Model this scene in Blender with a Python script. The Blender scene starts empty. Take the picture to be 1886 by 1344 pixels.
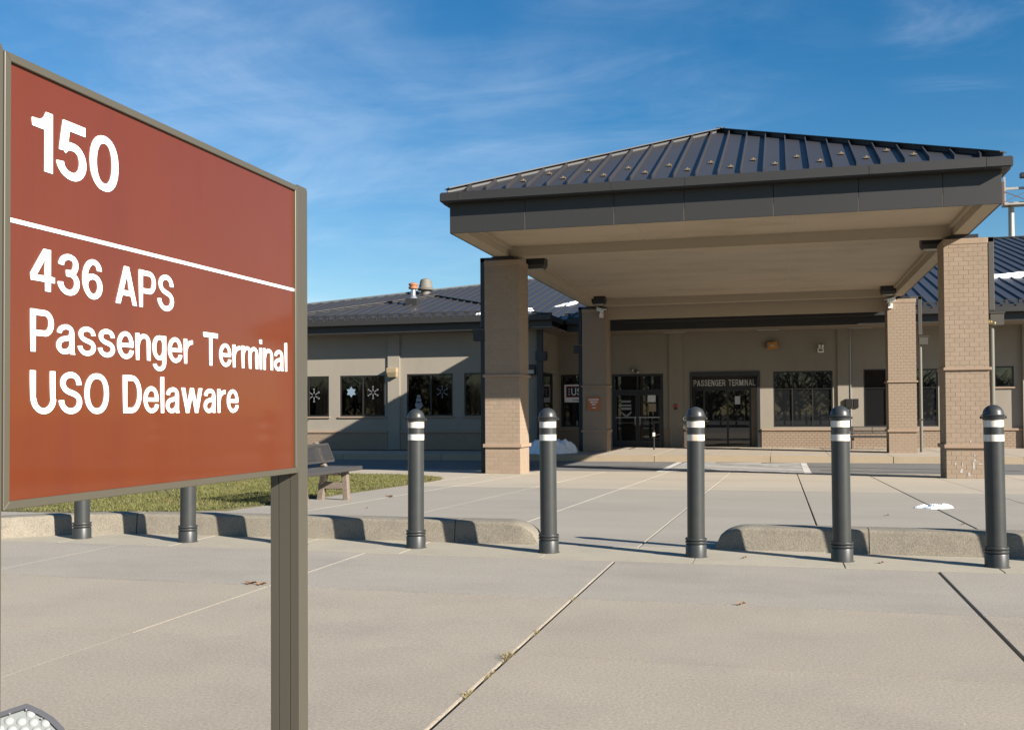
import bpy, bmesh, math, random
from mathutils import Vector, Matrix
rnd = random.Random(7)
S = bpy.context.scene
C = S.collection

# ------------------------------------------------------------------ camera
def make_camera():
    f, th, rho, phi = 1854.0, math.atan(495 / 1854), 0.006, math.atan(37 / 1854)
    fw0 = Vector((-math.sin(th), math.cos(th), 0)); r0 = Vector((math.cos(th), math.sin(th), 0)); u0 = Vector((0, 0, 1))
    fw = fw0 * math.cos(phi) + u0 * math.sin(phi)
    u1 = u0 * math.cos(phi) - fw0 * math.sin(phi)
    r = r0 * math.cos(rho) - u1 * math.sin(rho)
    u = u1 * math.cos(rho) + r0 * math.sin(rho)
    cd = bpy.data.cameras.new('camera')
    cd.sensor_fit = 'HORIZONTAL'; cd.sensor_width = 36.0
    cd.lens = f / 1886 * 36.0
    cd.shift_y = 50 / 1886
    cd.clip_start = 0.05; cd.clip_end = 2000
    co = bpy.data.objects.new('camera', cd); C.objects.link(co)
    M = Matrix((r, u, -fw)).transposed().to_4x4()
    M.translation = Vector((0, 0, 1.2))
    co.matrix_world = M
    S.camera = co
make_camera()

# ------------------------------------------------------------------ light
SUN = Vector((0.897, -0.442, 0.47)).normalized()          # towards the sun
EL = math.asin(SUN.z); ROT = math.atan2(SUN.x, SUN.y)
W = bpy.data.worlds.new('World'); S.world = W; W.use_nodes = True
nt = W.node_tree; nt.nodes.clear()
def wn(t, **k):
    n = nt.nodes.new(t)
    for a, b in k.items(): setattr(n, a, b)
    return n
sky = wn('ShaderNodeTexSky', sky_type='NISHITA', sun_disc=False, sun_elevation=EL, sun_rotation=ROT,
         altitude=0, air_density=1.0, dust_density=0.25, ozone_density=2.2)
tc = wn('ShaderNodeTexCoord'); sx = wn('ShaderNodeSeparateXYZ'); nt.links.new(tc.outputs['Generated'], sx.inputs[0])
def wmath(op, a, b=None, c=None):
    n = wn('ShaderNodeMath', operation=op)
    for i, v in enumerate((a, b, c)):
        if v is None: continue
        if isinstance(v, (int, float)): n.inputs[i].default_value = v
        else: nt.links.new(v, n.inputs[i])
    return n.outputs[0]
zz = wmath('MAXIMUM', wmath('ADD', sx.outputs[2], 0.10), 0.02)
cx = wmath('DIVIDE', sx.outputs[0], zz); cy = wmath('DIVIDE', sx.outputs[1], zz)
cmb = wn('ShaderNodeCombineXYZ'); nt.links.new(cx, cmb.inputs[0]); nt.links.new(cy, cmb.inputs[1])
def wnoise(scale, detail, rough, rot=0.0, stretch=(1, 1, 1), loc=(0, 0, 0), dist=0.0):
    mp = wn('ShaderNodeMapping'); nt.links.new(cmb.outputs[0], mp.inputs[0])
    mp.inputs['Rotation'].default_value = (0, 0, rot); mp.inputs['Scale'].default_value = stretch
    mp.inputs['Location'].default_value = loc
    n = wn('ShaderNodeTexNoise'); nt.links.new(mp.outputs[0], n.inputs['Vector'])
    n.inputs['Scale'].default_value = scale; n.inputs['Detail'].default_value = detail
    n.inputs['Roughness'].default_value = rough; n.inputs['Distortion'].default_value = dist
    return n.outputs[0]
def wramp(v, a, b):
    n = wn('ShaderNodeMapRange', interpolation_type='SMOOTHSTEP'); nt.links.new(v, n.inputs[0])
    n.inputs[1].default_value = a; n.inputs[2].default_value = b
    return n.outputs[0]
big = wramp(wnoise(0.5, 3, 0.5, 0.5, (1, 0.7, 1), (2.3, 0.9, 0)), 0.40, 0.66)
fine = wramp(wnoise(1.9, 10, 0.64, 0.55, (0.8, 1.9, 1), (0.4, 5.2, 0), 1.1), 0.36, 0.80)
soft = wramp(wnoise(1.1, 7, 0.62, 0.4, (0.9, 1.3, 1), (7.4, 2.2, 0), 0.9), 0.34, 0.80)
cl = wmath('ADD', wmath('MULTIPLY', wmath('MULTIPLY', big, fine), 0.13), wmath('MULTIPLY', wmath('MULTIPLY', big, soft), 0.15))
def blob(d, a, b):
    n = wn('ShaderNodeVectorMath', operation='DOT_PRODUCT'); nt.links.new(tc.outputs['Generated'], n.inputs[0]); n.inputs[1].default_value = d
    return wramp(n.outputs['Value'], a, b)
veil = wmath('MAXIMUM', blob((-0.5407, 0.8109, 0.2241), .955, .999), wmath('MULTIPLY', blob((-0.2538, 0.9334, 0.2537), .9955, .9995), .6))
veil = wmath('MAXIMUM', veil, wmath('MULTIPLY', blob((-0.40, 0.89, 0.2), .975, .9995), .7))
wisp = blob((0.1541, 0.9314, 0.3298), .9965, .9998)
cl = wmath('ADD', cl, wmath('ADD', wmath('MULTIPLY', veil, wmath('ADD', 0.07, wmath('MULTIPLY', soft, 0.17))), wmath('MULTIPLY', wisp, wmath('MULTIPLY', wmath('MULTIPLY', fine, fine), 0.17))))
cl = wmath('MINIMUM', wmath('ADD', cl, wmath('MULTIPLY', wmath('MULTIPLY', fine, soft), 0.06)), 0.7)
mix = wn('ShaderNodeMix', data_type='RGBA')
nt.links.new(cl, mix.inputs[0]); nt.links.new(sky.outputs[0], mix.inputs[6])
mix.inputs[7].default_value = (7.5, 8.2, 9.2, 1)
hsv = wn('ShaderNodeHueSaturation'); hsv.inputs['Saturation'].default_value = 1.44; hsv.inputs['Value'].default_value = 1.0
nt.links.new(mix.outputs[2], hsv.inputs['Color'])
bg = wn('ShaderNodeBackground'); bg.inputs[1].default_value = 0.05
nt.links.new(hsv.outputs[0], bg.inputs[0])
wo = wn('ShaderNodeOutputWorld'); nt.links.new(bg.outputs[0], wo.inputs[0])

sd = bpy.data.lights.new('sun', 'SUN'); sd.energy = 5.0; sd.angle = math.radians(0.53); sd.color = (1.0, 0.925, 0.82)
so = bpy.data.objects.new('sun', sd); C.objects.link(so)
so.rotation_euler = SUN.to_track_quat('Z', 'Y').to_euler(); so.location = (20, -20, 30)
S.view_settings.view_transform = 'Standard'; S.view_settings.look = 'None'
S.view_settings.exposure = 1.32; S.view_settings.gamma = 1.0; S.view_settings.use_curve_mapping = False
try:
    S.cycles.max_bounces = 8; S.cycles.diffuse_bounces = 4; S.cycles.use_denoising = True
except Exception: pass

# ------------------------------------------------------------------ materials
def material(name, col, rough=0.8, metal=0.0, spec=0.5, var=0.0, vscale=2.0, fine=0.0, fscale=150.0, bump=0.0, bscale=200.0,
             stain=None, stain_amt=0.0, stain_scale=1.0, stretch=(1, 1, 1), objrand=0.0, coat=0.0, bdist=0.01):
    m = bpy.data.materials.new(name); m.use_nodes = True
    n = m.node_tree; b = n.nodes['Principled BSDF']
    b.inputs['Roughness'].default_value = rough; b.inputs['Metallic'].default_value = metal
    b.inputs['Specular IOR Level'].default_value = spec
    if coat:
        b.inputs['Coat Weight'].default_value = coat; b.inputs['Coat Roughness'].default_value = 0.06
    geo = n.nodes.new('ShaderNodeNewGeometry')
    mp = n.nodes.new('ShaderNodeMapping'); mp.inputs['Scale'].default_value = stretch
    n.links.new(geo.outputs['Position'], mp.inputs[0])
    def noise(sc, det=4, ro=0.6, vec=mp.outputs[0]):
        t = n.nodes.new('ShaderNodeTexNoise'); n.links.new(vec, t.inputs['Vector'])
        t.inputs['Scale'].default_value = sc; t.inputs['Detail'].default_value = det; t.inputs['Roughness'].default_value = ro
        return t.outputs[0]
    def mth(op, a, b_, c_=None):
        t = n.nodes.new('ShaderNodeMath'); t.operation = op
        for i, v in enumerate((a, b_, c_)):
            if v is None: continue
            if isinstance(v, (int, float)): t.inputs[i].default_value = v
            else: n.links.new(v, t.inputs[i])
        return t.outputs[0]
    val = None
    def addv(x):
        nonlocal val
        val = x if val is None else mth('ADD', val, x)
    if var: addv(mth('MULTIPLY', mth('SUBTRACT', noise(vscale, 6, 0.62), 0.5), 2 * var))
    if fine:
        mr0 = n.nodes.new('ShaderNodeMapRange'); n.links.new(noise(fscale, 3, 0.8, geo.outputs['Position']), mr0.inputs[0])
        mr0.inputs[1].default_value = 0.32; mr0.inputs[2].default_value = 0.68; mr0.inputs[3].default_value = -fine; mr0.inputs[4].default_value = fine
        addv(mr0.outputs[0])
    if objrand:
        oi = n.nodes.new('ShaderNodeObjectInfo')
        addv(mth('MULTIPLY', mth('SUBTRACT', oi.outputs['Random'], 0.5), 2 * objrand))
    rgb = n.nodes.new('ShaderNodeRGB'); rgb.outputs[0].default_value = (*col, 1)
    out = rgb.outputs[0]
    if stain is not None:
        mx = n.nodes.new('ShaderNodeMix'); mx.data_type = 'RGBA'
        mr = n.nodes.new('ShaderNodeMapRange'); mr.interpolation_type = 'SMOOTHSTEP'
        n.links.new(noise(stain_scale, 7, 0.68), mr.inputs[0]); mr.inputs[1].default_value = 0.45; mr.inputs[2].default_value = 0.72
        mr.inputs[4].default_value = stain_amt
        n.links.new(mr.outputs[0], mx.inputs[0]); n.links.new(out, mx.inputs[6]); mx.inputs[7].default_value = (*stain, 1)
        out = mx.outputs[2]
    if val is not None:
        h = n.nodes.new('ShaderNodeHueSaturation'); n.links.new(mth('ADD', val, 1.0), h.inputs['Value'])
        n.links.new(out, h.inputs['Color']); out = h.outputs[0]
    n.links.new(out, b.inputs['Base Color'])
    if bump:
        bp = n.nodes.new('ShaderNodeBump'); bp.inputs['Strength'].default_value = bump; bp.inputs['Distance'].default_value = bdist
        n.links.new(noise(bscale, 4, 0.65, geo.outputs['Position']), bp.inputs['Height']); n.links.new(bp.outputs[0], b.inputs['Normal'])
    return m
M = {}
M['road'] = material('road_concrete', (0.2842, 0.2463, 0.1935), 0.9, var=0.15, vscale=1.3, fine=0.27, fscale=70, bump=0.5, bscale=260, stain=(0.1885, 0.1663, 0.1497), stain_amt=0.34, stain_scale=0.7, objrand=0.03, bdist=0.004)
M['road_b'] = material('greyer_road_concrete', (0.271, 0.243, 0.201), 0.9, var=0.15, vscale=1.6, fine=0.27, fscale=70, bump=0.5, bscale=260, stain=(0.17, 0.158, 0.145), stain_amt=0.4, stain_scale=0.9, stretch=(0.6, 1, 1), objrand=0.03, bdist=0.004)
M['gutter'] = material('gutter_concrete', (0.2994, 0.2686, 0.2065), 0.9, var=0.10, vscale=2.5, fine=0.14, fscale=90, bump=0.25, bscale=260, stain=(0.1996, 0.1774, 0.1497), stain_amt=0.35, stain_scale=2.2, objrand=0.03, bdist=0.004)
M['joint'] = material('joint_filler', (0.06, 0.055, 0.05), 0.95, var=0.4, vscale=14)
M['plaza_a'] = material('plaza_concrete_grey', (0.2614, 0.2376, 0.1972), 0.88, var=0.15, vscale=0.9, fine=0.13, fscale=70, bump=0.25, bscale=220, stain=(0.2091, 0.1888, 0.1626), stain_amt=0.5, stain_scale=0.5, stretch=(0.35, 1, 1), objrand=0.025, bdist=0.004)
M['plaza_b'] = material('plaza_concrete_tan', (0.3437, 0.3007, 0.2352), 0.88, var=0.15, vscale=0.9, fine=0.1, fscale=70, bump=0.25, bscale=220, stain=(0.2578, 0.221, 0.1841), stain_amt=0.5, stain_scale=0.5, stretch=(0.3, 1, 1), objrand=0.025, bdist=0.004)
M['kerb'] = material('kerb_concrete', (0.1885, 0.1661, 0.1279), 0.92, var=0.17, vscale=5, fine=0.27, fscale=75, bump=0.7, bscale=90, stain=(0.1212, 0.1055, 0.08527), stain_amt=0.5, stain_scale=6, objrand=0.04, bdist=0.006)
M['walk'] = material('sidewalk_concrete', (0.3142, 0.2693, 0.2132), 0.9, var=0.1, vscale=1.2, fine=0.06, fscale=120, stain=(0.2244, 0.1907, 0.1515), stain_amt=0.4, stain_scale=0.9, objrand=0.03)
M['kerbstone'] = material('yellowed_kerb_concrete', (0.2986, 0.2368, 0.1596), 0.9, var=0.12, vscale=2, fine=0.1, fscale=90, stain=(0.1956, 0.1596, 0.1133), stain_amt=0.45, stain_scale=2.0, objrand=0.03)
M['asphalt'] = material('lane_asphalt', (0.1254, 0.1223, 0.116), 0.9, var=0.15, vscale=0.8, fine=0.14, fscale=45, bump=0.5, bscale=80, stain=(0.07524, 0.07399, 0.07211), stain_amt=0.5, stain_scale=0.6)
M['tar'] = material('tar_seal', (0.025, 0.025, 0.028), 0.5)
M['paint'] = material('road_paint', (0.5115, 0.495, 0.4702), 0.7, var=0.2, vscale=6, stain=(0.1848, 0.1782, 0.1716), stain_amt=0.45, stain_scale=5)
M['earth'] = material('far_ground', (0.1056, 0.0924, 0.0726), 0.95, var=0.2, vscale=0.2)
M['lawn'] = material('lawn_soil', (0.07, 0.062, 0.024), 0.95, var=0.4, vscale=3, fine=0.2, fscale=60, stain=(0.12, 0.095, 0.045), stain_amt=0.6, stain_scale=1.2)
M['brick'] = material('tan_brick', (0.2429, 0.1822, 0.1294), 0.85, var=0.07, vscale=5, fine=0.07, fscale=120, bump=0.25, bscale=150, objrand=0.045, bdist=0.003)
M['mortar'] = material('brick_mortar', (0.2745, 0.21, 0.1525), 0.95, var=0.12, vscale=6)
M['trim'] = material('trim_stone', (0.2637, 0.1879, 0.1318), 0.85, var=0.1, vscale=4, fine=0.05, fscale=90)
M['cap'] = material('capital_stone', (0.2749, 0.202, 0.1403), 0.85, var=0.12, vscale=4, fine=0.05, fscale=90, stain=(0.1907, 0.1234, 0.07854), stain_amt=0.5, stain_scale=5)
M['scuff'] = material('white_scuff', (0.3571, 0.3472, 0.3274), 0.9, var=0.1, vscale=30)
M['stucco'] = material('stucco_wall', (0.2393, 0.2121, 0.1713), 0.92, var=0.09, vscale=0.9, fine=0.03, fscale=70, bump=0.35, bscale=60, stain=(0.1901, 0.1663, 0.132), stain_amt=0.45, stain_scale=0.7, stretch=(1, 1, 0.55))
M['roof'] = material('standing_seam_metal', (0.04339, 0.04162, 0.04339), 0.42, 0.25, var=0.10, vscale=1.2, fine=0.03, fscale=30, objrand=0.05, stretch=(1, 0.4, 0.4))
M['bronze'] = material('dark_bronze_metal', (0.02788, 0.02661, 0.02534), 0.5, 0.1, var=0.08, vscale=1.0, objrand=0.03)
M['black'] = material('black_metal', (0.018, 0.018, 0.02), 0.45)
M['frame'] = material('window_frame_metal', (0.0231, 0.02046, 0.0198), 0.4, 0.2)
M['soffit'] = material('soffit_board', (0.2112, 0.1795, 0.1373), 0.85, var=0.06, vscale=2)
M['ceiling'] = material('canopy_ceiling_plaster', (0.4046, 0.3384, 0.2568), 0.9, var=0.06, vscale=0.8, fine=0.03, fscale=40, stain=(0.2273, 0.1894, 0.1407), stain_amt=0.5, stain_scale=0.6, stretch=(0.5, 1, 1))
M['beam'] = material('canopy_beam_plaster', (0.3572, 0.3001, 0.2215), 0.9, var=0.06, vscale=1.5, fine=0.04, fscale=60)
M['batten'] = material('ceiling_joint_strip', (0.3828, 0.3498, 0.297), 0.8)
M['downpipe'] = material('bronze_downpipe', (0.06006, 0.05452, 0.0462), 0.5, 0.1, var=0.1, vscale=3)
M['greypipe'] = material('grey_green_pipe', (0.1122, 0.1094, 0.09257), 0.5, var=0.1, vscale=3)
M['foam'] = material('yellow_foam', (0.429, 0.33, 0.132), 0.9, var=0.2, vscale=30)
M['glassdark'] = material('dark_window_glass', (0.010, 0.011, 0.012), 0.015, 0.0, 0.9)
M['bollard'] = material('bollard_plastic', (0.02721, 0.03005, 0.03007), 0.42, spec=0.45, var=0.12, vscale=7, fine=0.05, fscale=120, bump=0.06, bscale=120, stain=(0.03887, 0.03683, 0.03355), stain_amt=0.6, stain_scale=9, bdist=0.003)
M['band'] = material('aged_reflective_tape', (0.60, 0.575, 0.52), 0.6, var=0.06, vscale=20, stain=(0.42, 0.25, 0.09), stain_amt=0.95, stain_scale=10, stretch=(2.4, 2.4, 0.3))
M['signframe'] = material('sign_bronze_aluminium', (0.0792, 0.07128, 0.05174), 0.42, 0.15, var=0.05, vscale=6, fine=0.03, fscale=400, objrand=0.02)
M['signpost'] = material('sign_post_aluminium', (0.07425, 0.06683, 0.05098), 0.45, 0.15, var=0.06, vscale=5, fine=0.04, fscale=300)
M['groove'] = material('post_groove', (0.0198, 0.01848, 0.0165), 0.6)
M['panel'] = material('rust_brown_sign_face', (0.106, 0.0199, 0.00252), 0.38, spec=0.5, var=0.07, vscale=2.2, coat=0.62, stain=(0.088, 0.0145, 0.0034), stain_amt=0.55, stain_scale=3.0, stretch=(1, 2.2, 0.35))
M['white'] = material('white_vinyl', (0.86, 0.86, 0.85), 0.55)
M['letterwhite'] = material('raised_white_letters', (0.72, 0.71, 0.68), 0.6)
M['aggregate'] = material('exposed_aggregate_concrete', (0.1576, 0.1249, 0.09874), 0.9, var=0.3, vscale=45, fine=0.5, fscale=70, bump=0.8, bscale=110, bdist=0.006)
M['mesh'] = material('coated_steel_mesh', (0.0396, 0.03802, 0.03696), 0.5)
M['snow'] = material('old_snow', (0.7598, 0.7775, 0.8128), 0.8, var=0.05, vscale=9, bump=0.6, bscale=25, bdist=0.03)
M['galv'] = material('galvanised_metal', (0.4092, 0.4158, 0.4224), 0.35, 0.7)
M['copper'] = material('rusty_cap', (0.3168, 0.1254, 0.0528), 0.7, var=0.2, vscale=9)
M['fan'] = material('weathered_vent', (0.132, 0.1221, 0.1023), 0.7, var=0.2, vscale=6)
M['guard'] = material('snow_guard_metal', (0.16, 0.125, 0.08), 0.6)
M['hip'] = material('hip_flashing', (0.026, 0.026, 0.027), 0.55)
M['lampbox'] = material('tan_lamp_housing', (0.2772, 0.2178, 0.132), 0.6, var=0.15, vscale=8)
M['diffuser'] = material('frosted_diffuser', (0.363, 0.3498, 0.3168), 0.3)
M['camwhite'] = material('camera_housing', (0.66, 0.65, 0.62), 0.45)
M['red'] = material('red_plastic', (0.429, 0.0198, 0.0132), 0.4)
M['orange'] = material('orange_housing', (0.4092, 0.165, 0.0198), 0.5)
M['brownsign'] = material('brown_sign_plate', (0.3485, 0.1056, 0.02957), 0.5)
M['navy'] = material('navy_print', (0.00792, 0.01056, 0.0231), 0.5)
M['redprint'] = material('red_print', (0.297, 0.033, 0.033), 0.5)
M['paper'] = material('white_paper', (0.62, 0.62, 0.62), 0.7)
M['tanpaper'] = material('tan_notice', (0.2772, 0.2178, 0.1452), 0.7)
M['palevinyl'] = material('pale_window_decal', (0.225, 0.234, 0.2475), 0.7)
M['bluevinyl'] = material('pale_blue_decal', (0.1663, 0.2297, 0.293), 0.7)
M['curtain'] = material('brown_curtain', (0.5227, 0.3267, 0.2091), 0.9, var=0.35, vscale=3, stretch=(1, 1, 0.6))
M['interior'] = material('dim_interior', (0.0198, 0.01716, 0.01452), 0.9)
M['mast'] = material('mast_steel', (0.33, 0.3102, 0.2772), 0.5, 0.3, var=0.2, vscale=0.6)
M['rust'] = material('rusty_steel', (0.1109, 0.06435, 0.05346), 0.8, var=0.2, vscale=1)
M['leaf'] = material('dry_leaf', (0.1848, 0.0858, 0.033), 0.8, var=0.3, vscale=30, objrand=0.3)
M['weed'] = material('dry_weed', (0.2244, 0.1782, 0.0792), 0.8, var=0.3, vscale=40)
M['treebark'] = material('bare_tree_mass', (0.0297, 0.02376, 0.01848), 0.9, var=0.3, vscale=0.6)
M['rubber'] = material('door_mat', (0.033, 0.033, 0.0363), 0.9, var=0.2, vscale=8)
M['lens'] = material('led_lens', (0.27, 0.28, 0.275), 0.3, spec=0.4)
M['lensplate'] = material('led_plate', (0.155, 0.17, 0.165), 0.5)
M['floodbody'] = material('floodlight_housing', (0.0495, 0.05082, 0.05808), 0.5, var=0.1, vscale=20)

def glass_material():
    m = bpy.data.materials.new('clear_window_glass'); m.use_nodes = True; n = m.node_tree
    for x in list(n.nodes): n.nodes.remove(x)
    o = n.nodes.new('ShaderNodeOutputMaterial'); mx = n.nodes.new('ShaderNodeMixShader'); fr = n.nodes.new('ShaderNodeFresnel')
    fr.inputs['IOR'].default_value = 1.5
    t = n.nodes.new('ShaderNodeBsdfTransparent'); t.inputs[0].default_value = (0.66, 0.66, 0.64, 1)
    g = n.nodes.new('ShaderNodeBsdfGlossy'); g.inputs['Roughness'].default_value = 0.01
    n.links.new(fr.outputs[0], mx.inputs[0]); n.links.new(t.outputs[0], mx.inputs[1]); n.links.new(g.outputs[0], mx.inputs[2]); n.links.new(mx.outputs[0], o.inputs[0])
    return m
M['glass'] = glass_material()

def grass_material():
    m = material('grass_blades', (0.095, 0.098, 0.022), 0.7, var=0.45, vscale=1.6, fine=.35, fscale=35, stain=(0.155, 0.12, 0.045), stain_amt=0.75, stain_scale=1.5)
    return m
M['grass'] = grass_material()

# ------------------------------------------------------------------ geometry helpers
class MB:
    def __init__(s): s.v = []; s.f = []; s.mi = []; s.cur = 0
    def add(s, vs, fs):
        o = len(s.v); s.v += [tuple(v) for v in vs]
        for f in fs: s.f.append([i + o for i in f]); s.mi.append(s.cur)
        return s
    def quad(s, *p): return s.add(p, [list(range(len(p)))])
    def box(s, x0, x1, y0, y1, z0, z1):
        return s.add([(x0, y0, z0), (x1, y0, z0), (x1, y1, z0), (x0, y1, z0), (x0, y0, z1), (x1, y0, z1), (x1, y1, z1), (x0, y1, z1)],
                     [[3, 2, 1, 0], [4, 5, 6, 7], [0, 1, 5, 4], [1, 2, 6, 5], [2, 3, 7, 6], [3, 0, 4, 7]])
    def hexa(s, b, t):       # bottom 4, top 4 points (ccw seen from above)
        return s.add(list(b) + list(t), [[3, 2, 1, 0], [4, 5, 6, 7], [0, 1, 5, 4], [1, 2, 6, 5], [2, 3, 7, 6], [3, 0, 4, 7]])
    def obox(s, c, ax, ay, az, hx, hy, hz):
        c, ax, ay, az = Vector(c), Vector(ax), Vector(ay), Vector(az)
        P = [c + ax * (sx_ * hx) + ay * (sy_ * hy) + az * (sz_ * hz) for sz_ in (-1, 1) for sx_, sy_ in ((-1, -1), (1, -1), (1, 1), (-1, 1))]
        return s.hexa(P[:4], P[4:])
    def bar(s, p0, p1, w, h=None, up=(0, 0, 1)):
        p0, p1 = Vector(p0), Vector(p1); d = p1 - p0; L = d.length; d.normalize(); up = Vector(up)
        if abs(d.dot(up)) > 0.98: up = Vector((0, 1, 0))
        a = d.cross(up).normalized(); b = a.cross(d)
        return s.obox((p0 + p1) / 2, d, a, b, L / 2, w / 2, (h or w) / 2)
    def cyl(s, p0, p1, r0, r1=None, n=14, caps=True):
        p0, p1 = Vector(p0), Vector(p1); r1 = r0 if r1 is None else r1
        d = (p1 - p0).normalized(); up = Vector((0, 0, 1)) if abs(d.z) < 0.95 else Vector((1, 0, 0))
        a = d.cross(up).normalized(); b = d.cross(a)
        vs = []
        for p, r in ((p0, r0), (p1, r1)):
            for i in range(n):
                t = 2 * math.pi * i / n; vs.append(p + a * (r * math.cos(t)) + b * (r * math.sin(t)))
        fs = [[i, (i + 1) % n, n + (i + 1) % n, n + i] for i in range(n)]
        if caps: fs += [list(range(n))[::-1], list(range(n, 2 * n))]
        return s.add(vs, fs)
    def lathe(s, prof, c=(0, 0, 0), n=24):
        vs = []; fs = []
        for r, z in prof:
            for i in range(n):
                t = 2 * math.pi * i / n; vs.append((c[0] + r * math.cos(t), c[1] + r * math.sin(t), c[2] + z))
        for k in range(len(prof) - 1):
            for i in range(n):
                j = (i + 1) % n; fs.append([k * n + i, k * n + j, (k + 1) * n + j, (k + 1) * n + i])
        fs.append(list(range(n))[::-1]); fs.append([(len(prof) - 1) * n + i for i in range(n)])
        return s.add(vs, fs)
    def prism(s, poly, d):   # planar polygon of 3-D points, extruded by vector d
        n = len(poly); d = Vector(d); P = [Vector(p) for p in poly]; Q = [p + d for p in P]
        return s.add(P + Q, [list(range(n))[::-1], list(range(n, 2 * n))] + [[i, (i + 1) % n, n + (i + 1) % n, n + i] for i in range(n)])
    def sphere(s, c, r, n=10, m=6, sc=(1, 1, 1)):
        prof = [(max(1e-4, r * math.sin(math.pi * k / m)), -r * math.cos(math.pi * k / m)) for k in range(m + 1)]
        o = len(s.v); s.lathe(prof, (0, 0, 0), n)
        for i in range(o, len(s.v)):
            v = s.v[i]; s.v[i] = (v[0] * sc[0] + c[0], v[1] * sc[1] + c[1], v[2] * sc[2] + c[2])
        return s
    def mesh(s, name, off=(0, 0, 0), mats=None, bevel=0.0, smooth=False, seg=1):
        me = bpy.data.meshes.new(name)
        me.from_pydata([(v[0] - off[0], v[1] - off[1], v[2] - off[2]) for v in s.v], [], s.f)
        if mats:
            for m in mats: me.materials.append(m)
            if len(mats) > 1: me.polygons.foreach_set('material_index', s.mi)
        bm = bmesh.new(); bm.from_mesh(me)
        bmesh.ops.recalc_face_normals(bm, faces=bm.faces)
        if bevel:
            ed = [e for e in bm.edges if len(e.link_faces) == 2 and e.calc_face_angle(0) > 0.6]
            bmesh.ops.bevel(bm, geom=ed, offset=bevel, segments=seg, affect='EDGES', clamp_overlap=True)
        if smooth:
            for f in bm.faces: f.smooth = True
            for e in bm.edges:
                if len(e.link_faces) == 2 and e.calc_face_angle(0) > 0.6: e.smooth = False
        bm.to_mesh(me); bm.free(); me.update()
        return me
ORG = {}
def org(o): return ORG.get(o.name, Vector((0, 0, 0)))
def tag(o, label=None, cat=None, group=None, kind=None):
    if label: o['label'] = label
    if cat: o['category'] = cat
    if group: o['group'] = group
    if kind: o['kind'] = kind
    return o
def thing(name, label, cat, loc, group=None):
    o = bpy.data.objects.new(name, None); C.objects.link(o); o.location = loc; o.empty_display_size = 0.2
    ORG[o.name] = Vector(loc)
    return tag(o, label, cat, group)
def part(name, mb, mat, parent, bevel=0.0, smooth=False, kind=None, label=None, seg=1):
    mats = [M[mat]] if isinstance(mat, str) else [M[x] for x in mat]
    off = org(parent) if parent else Vector((0, 0, 0))
    o = bpy.data.objects.new(name, mb.mesh(name, off, mats, bevel, smooth, seg)); C.objects.link(o)
    if parent:
        o.parent = parent
    ORG[o.name] = off
    if kind: o['kind'] = kind
    if label: o['label'] = label
    return o
def solo(name, mb, mat, label, cat, loc, group=None, bevel=0.0, smooth=False, seg=1):
    mats = [M[mat]] if isinstance(mat, str) else [M[x] for x in mat]
    o = bpy.data.objects.new(name, mb.mesh(name, loc, mats, bevel, smooth, seg)); C.objects.link(o); o.location = loc
    ORG[o.name] = Vector(loc)
    return tag(o, label, cat, group)
def setting(name, mb, mat, kind='structure', bevel=0.0):
    o = part(name, mb, mat, None, bevel); o['kind'] = kind
    return o
def inst(name, me, parent, world):
    o = bpy.data.objects.new(name, me); C.objects.link(o); o.parent = parent; o.location = Vector(world) - org(parent)
    ORG[o.name] = Vector(world)
    return o
def copy_tree(o, loc, rot=None, label=None):
    def rec(a, par):
        c = a.copy(); C.objects.link(c)
        if par: c.parent = par
        for ch in a.children: rec(ch, c)
        return c
    r = rec(o, None); r.location = loc
    if rot is not None: r.rotation_euler = (0, 0, rot)
    if label: r['label'] = label
    return r

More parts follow.
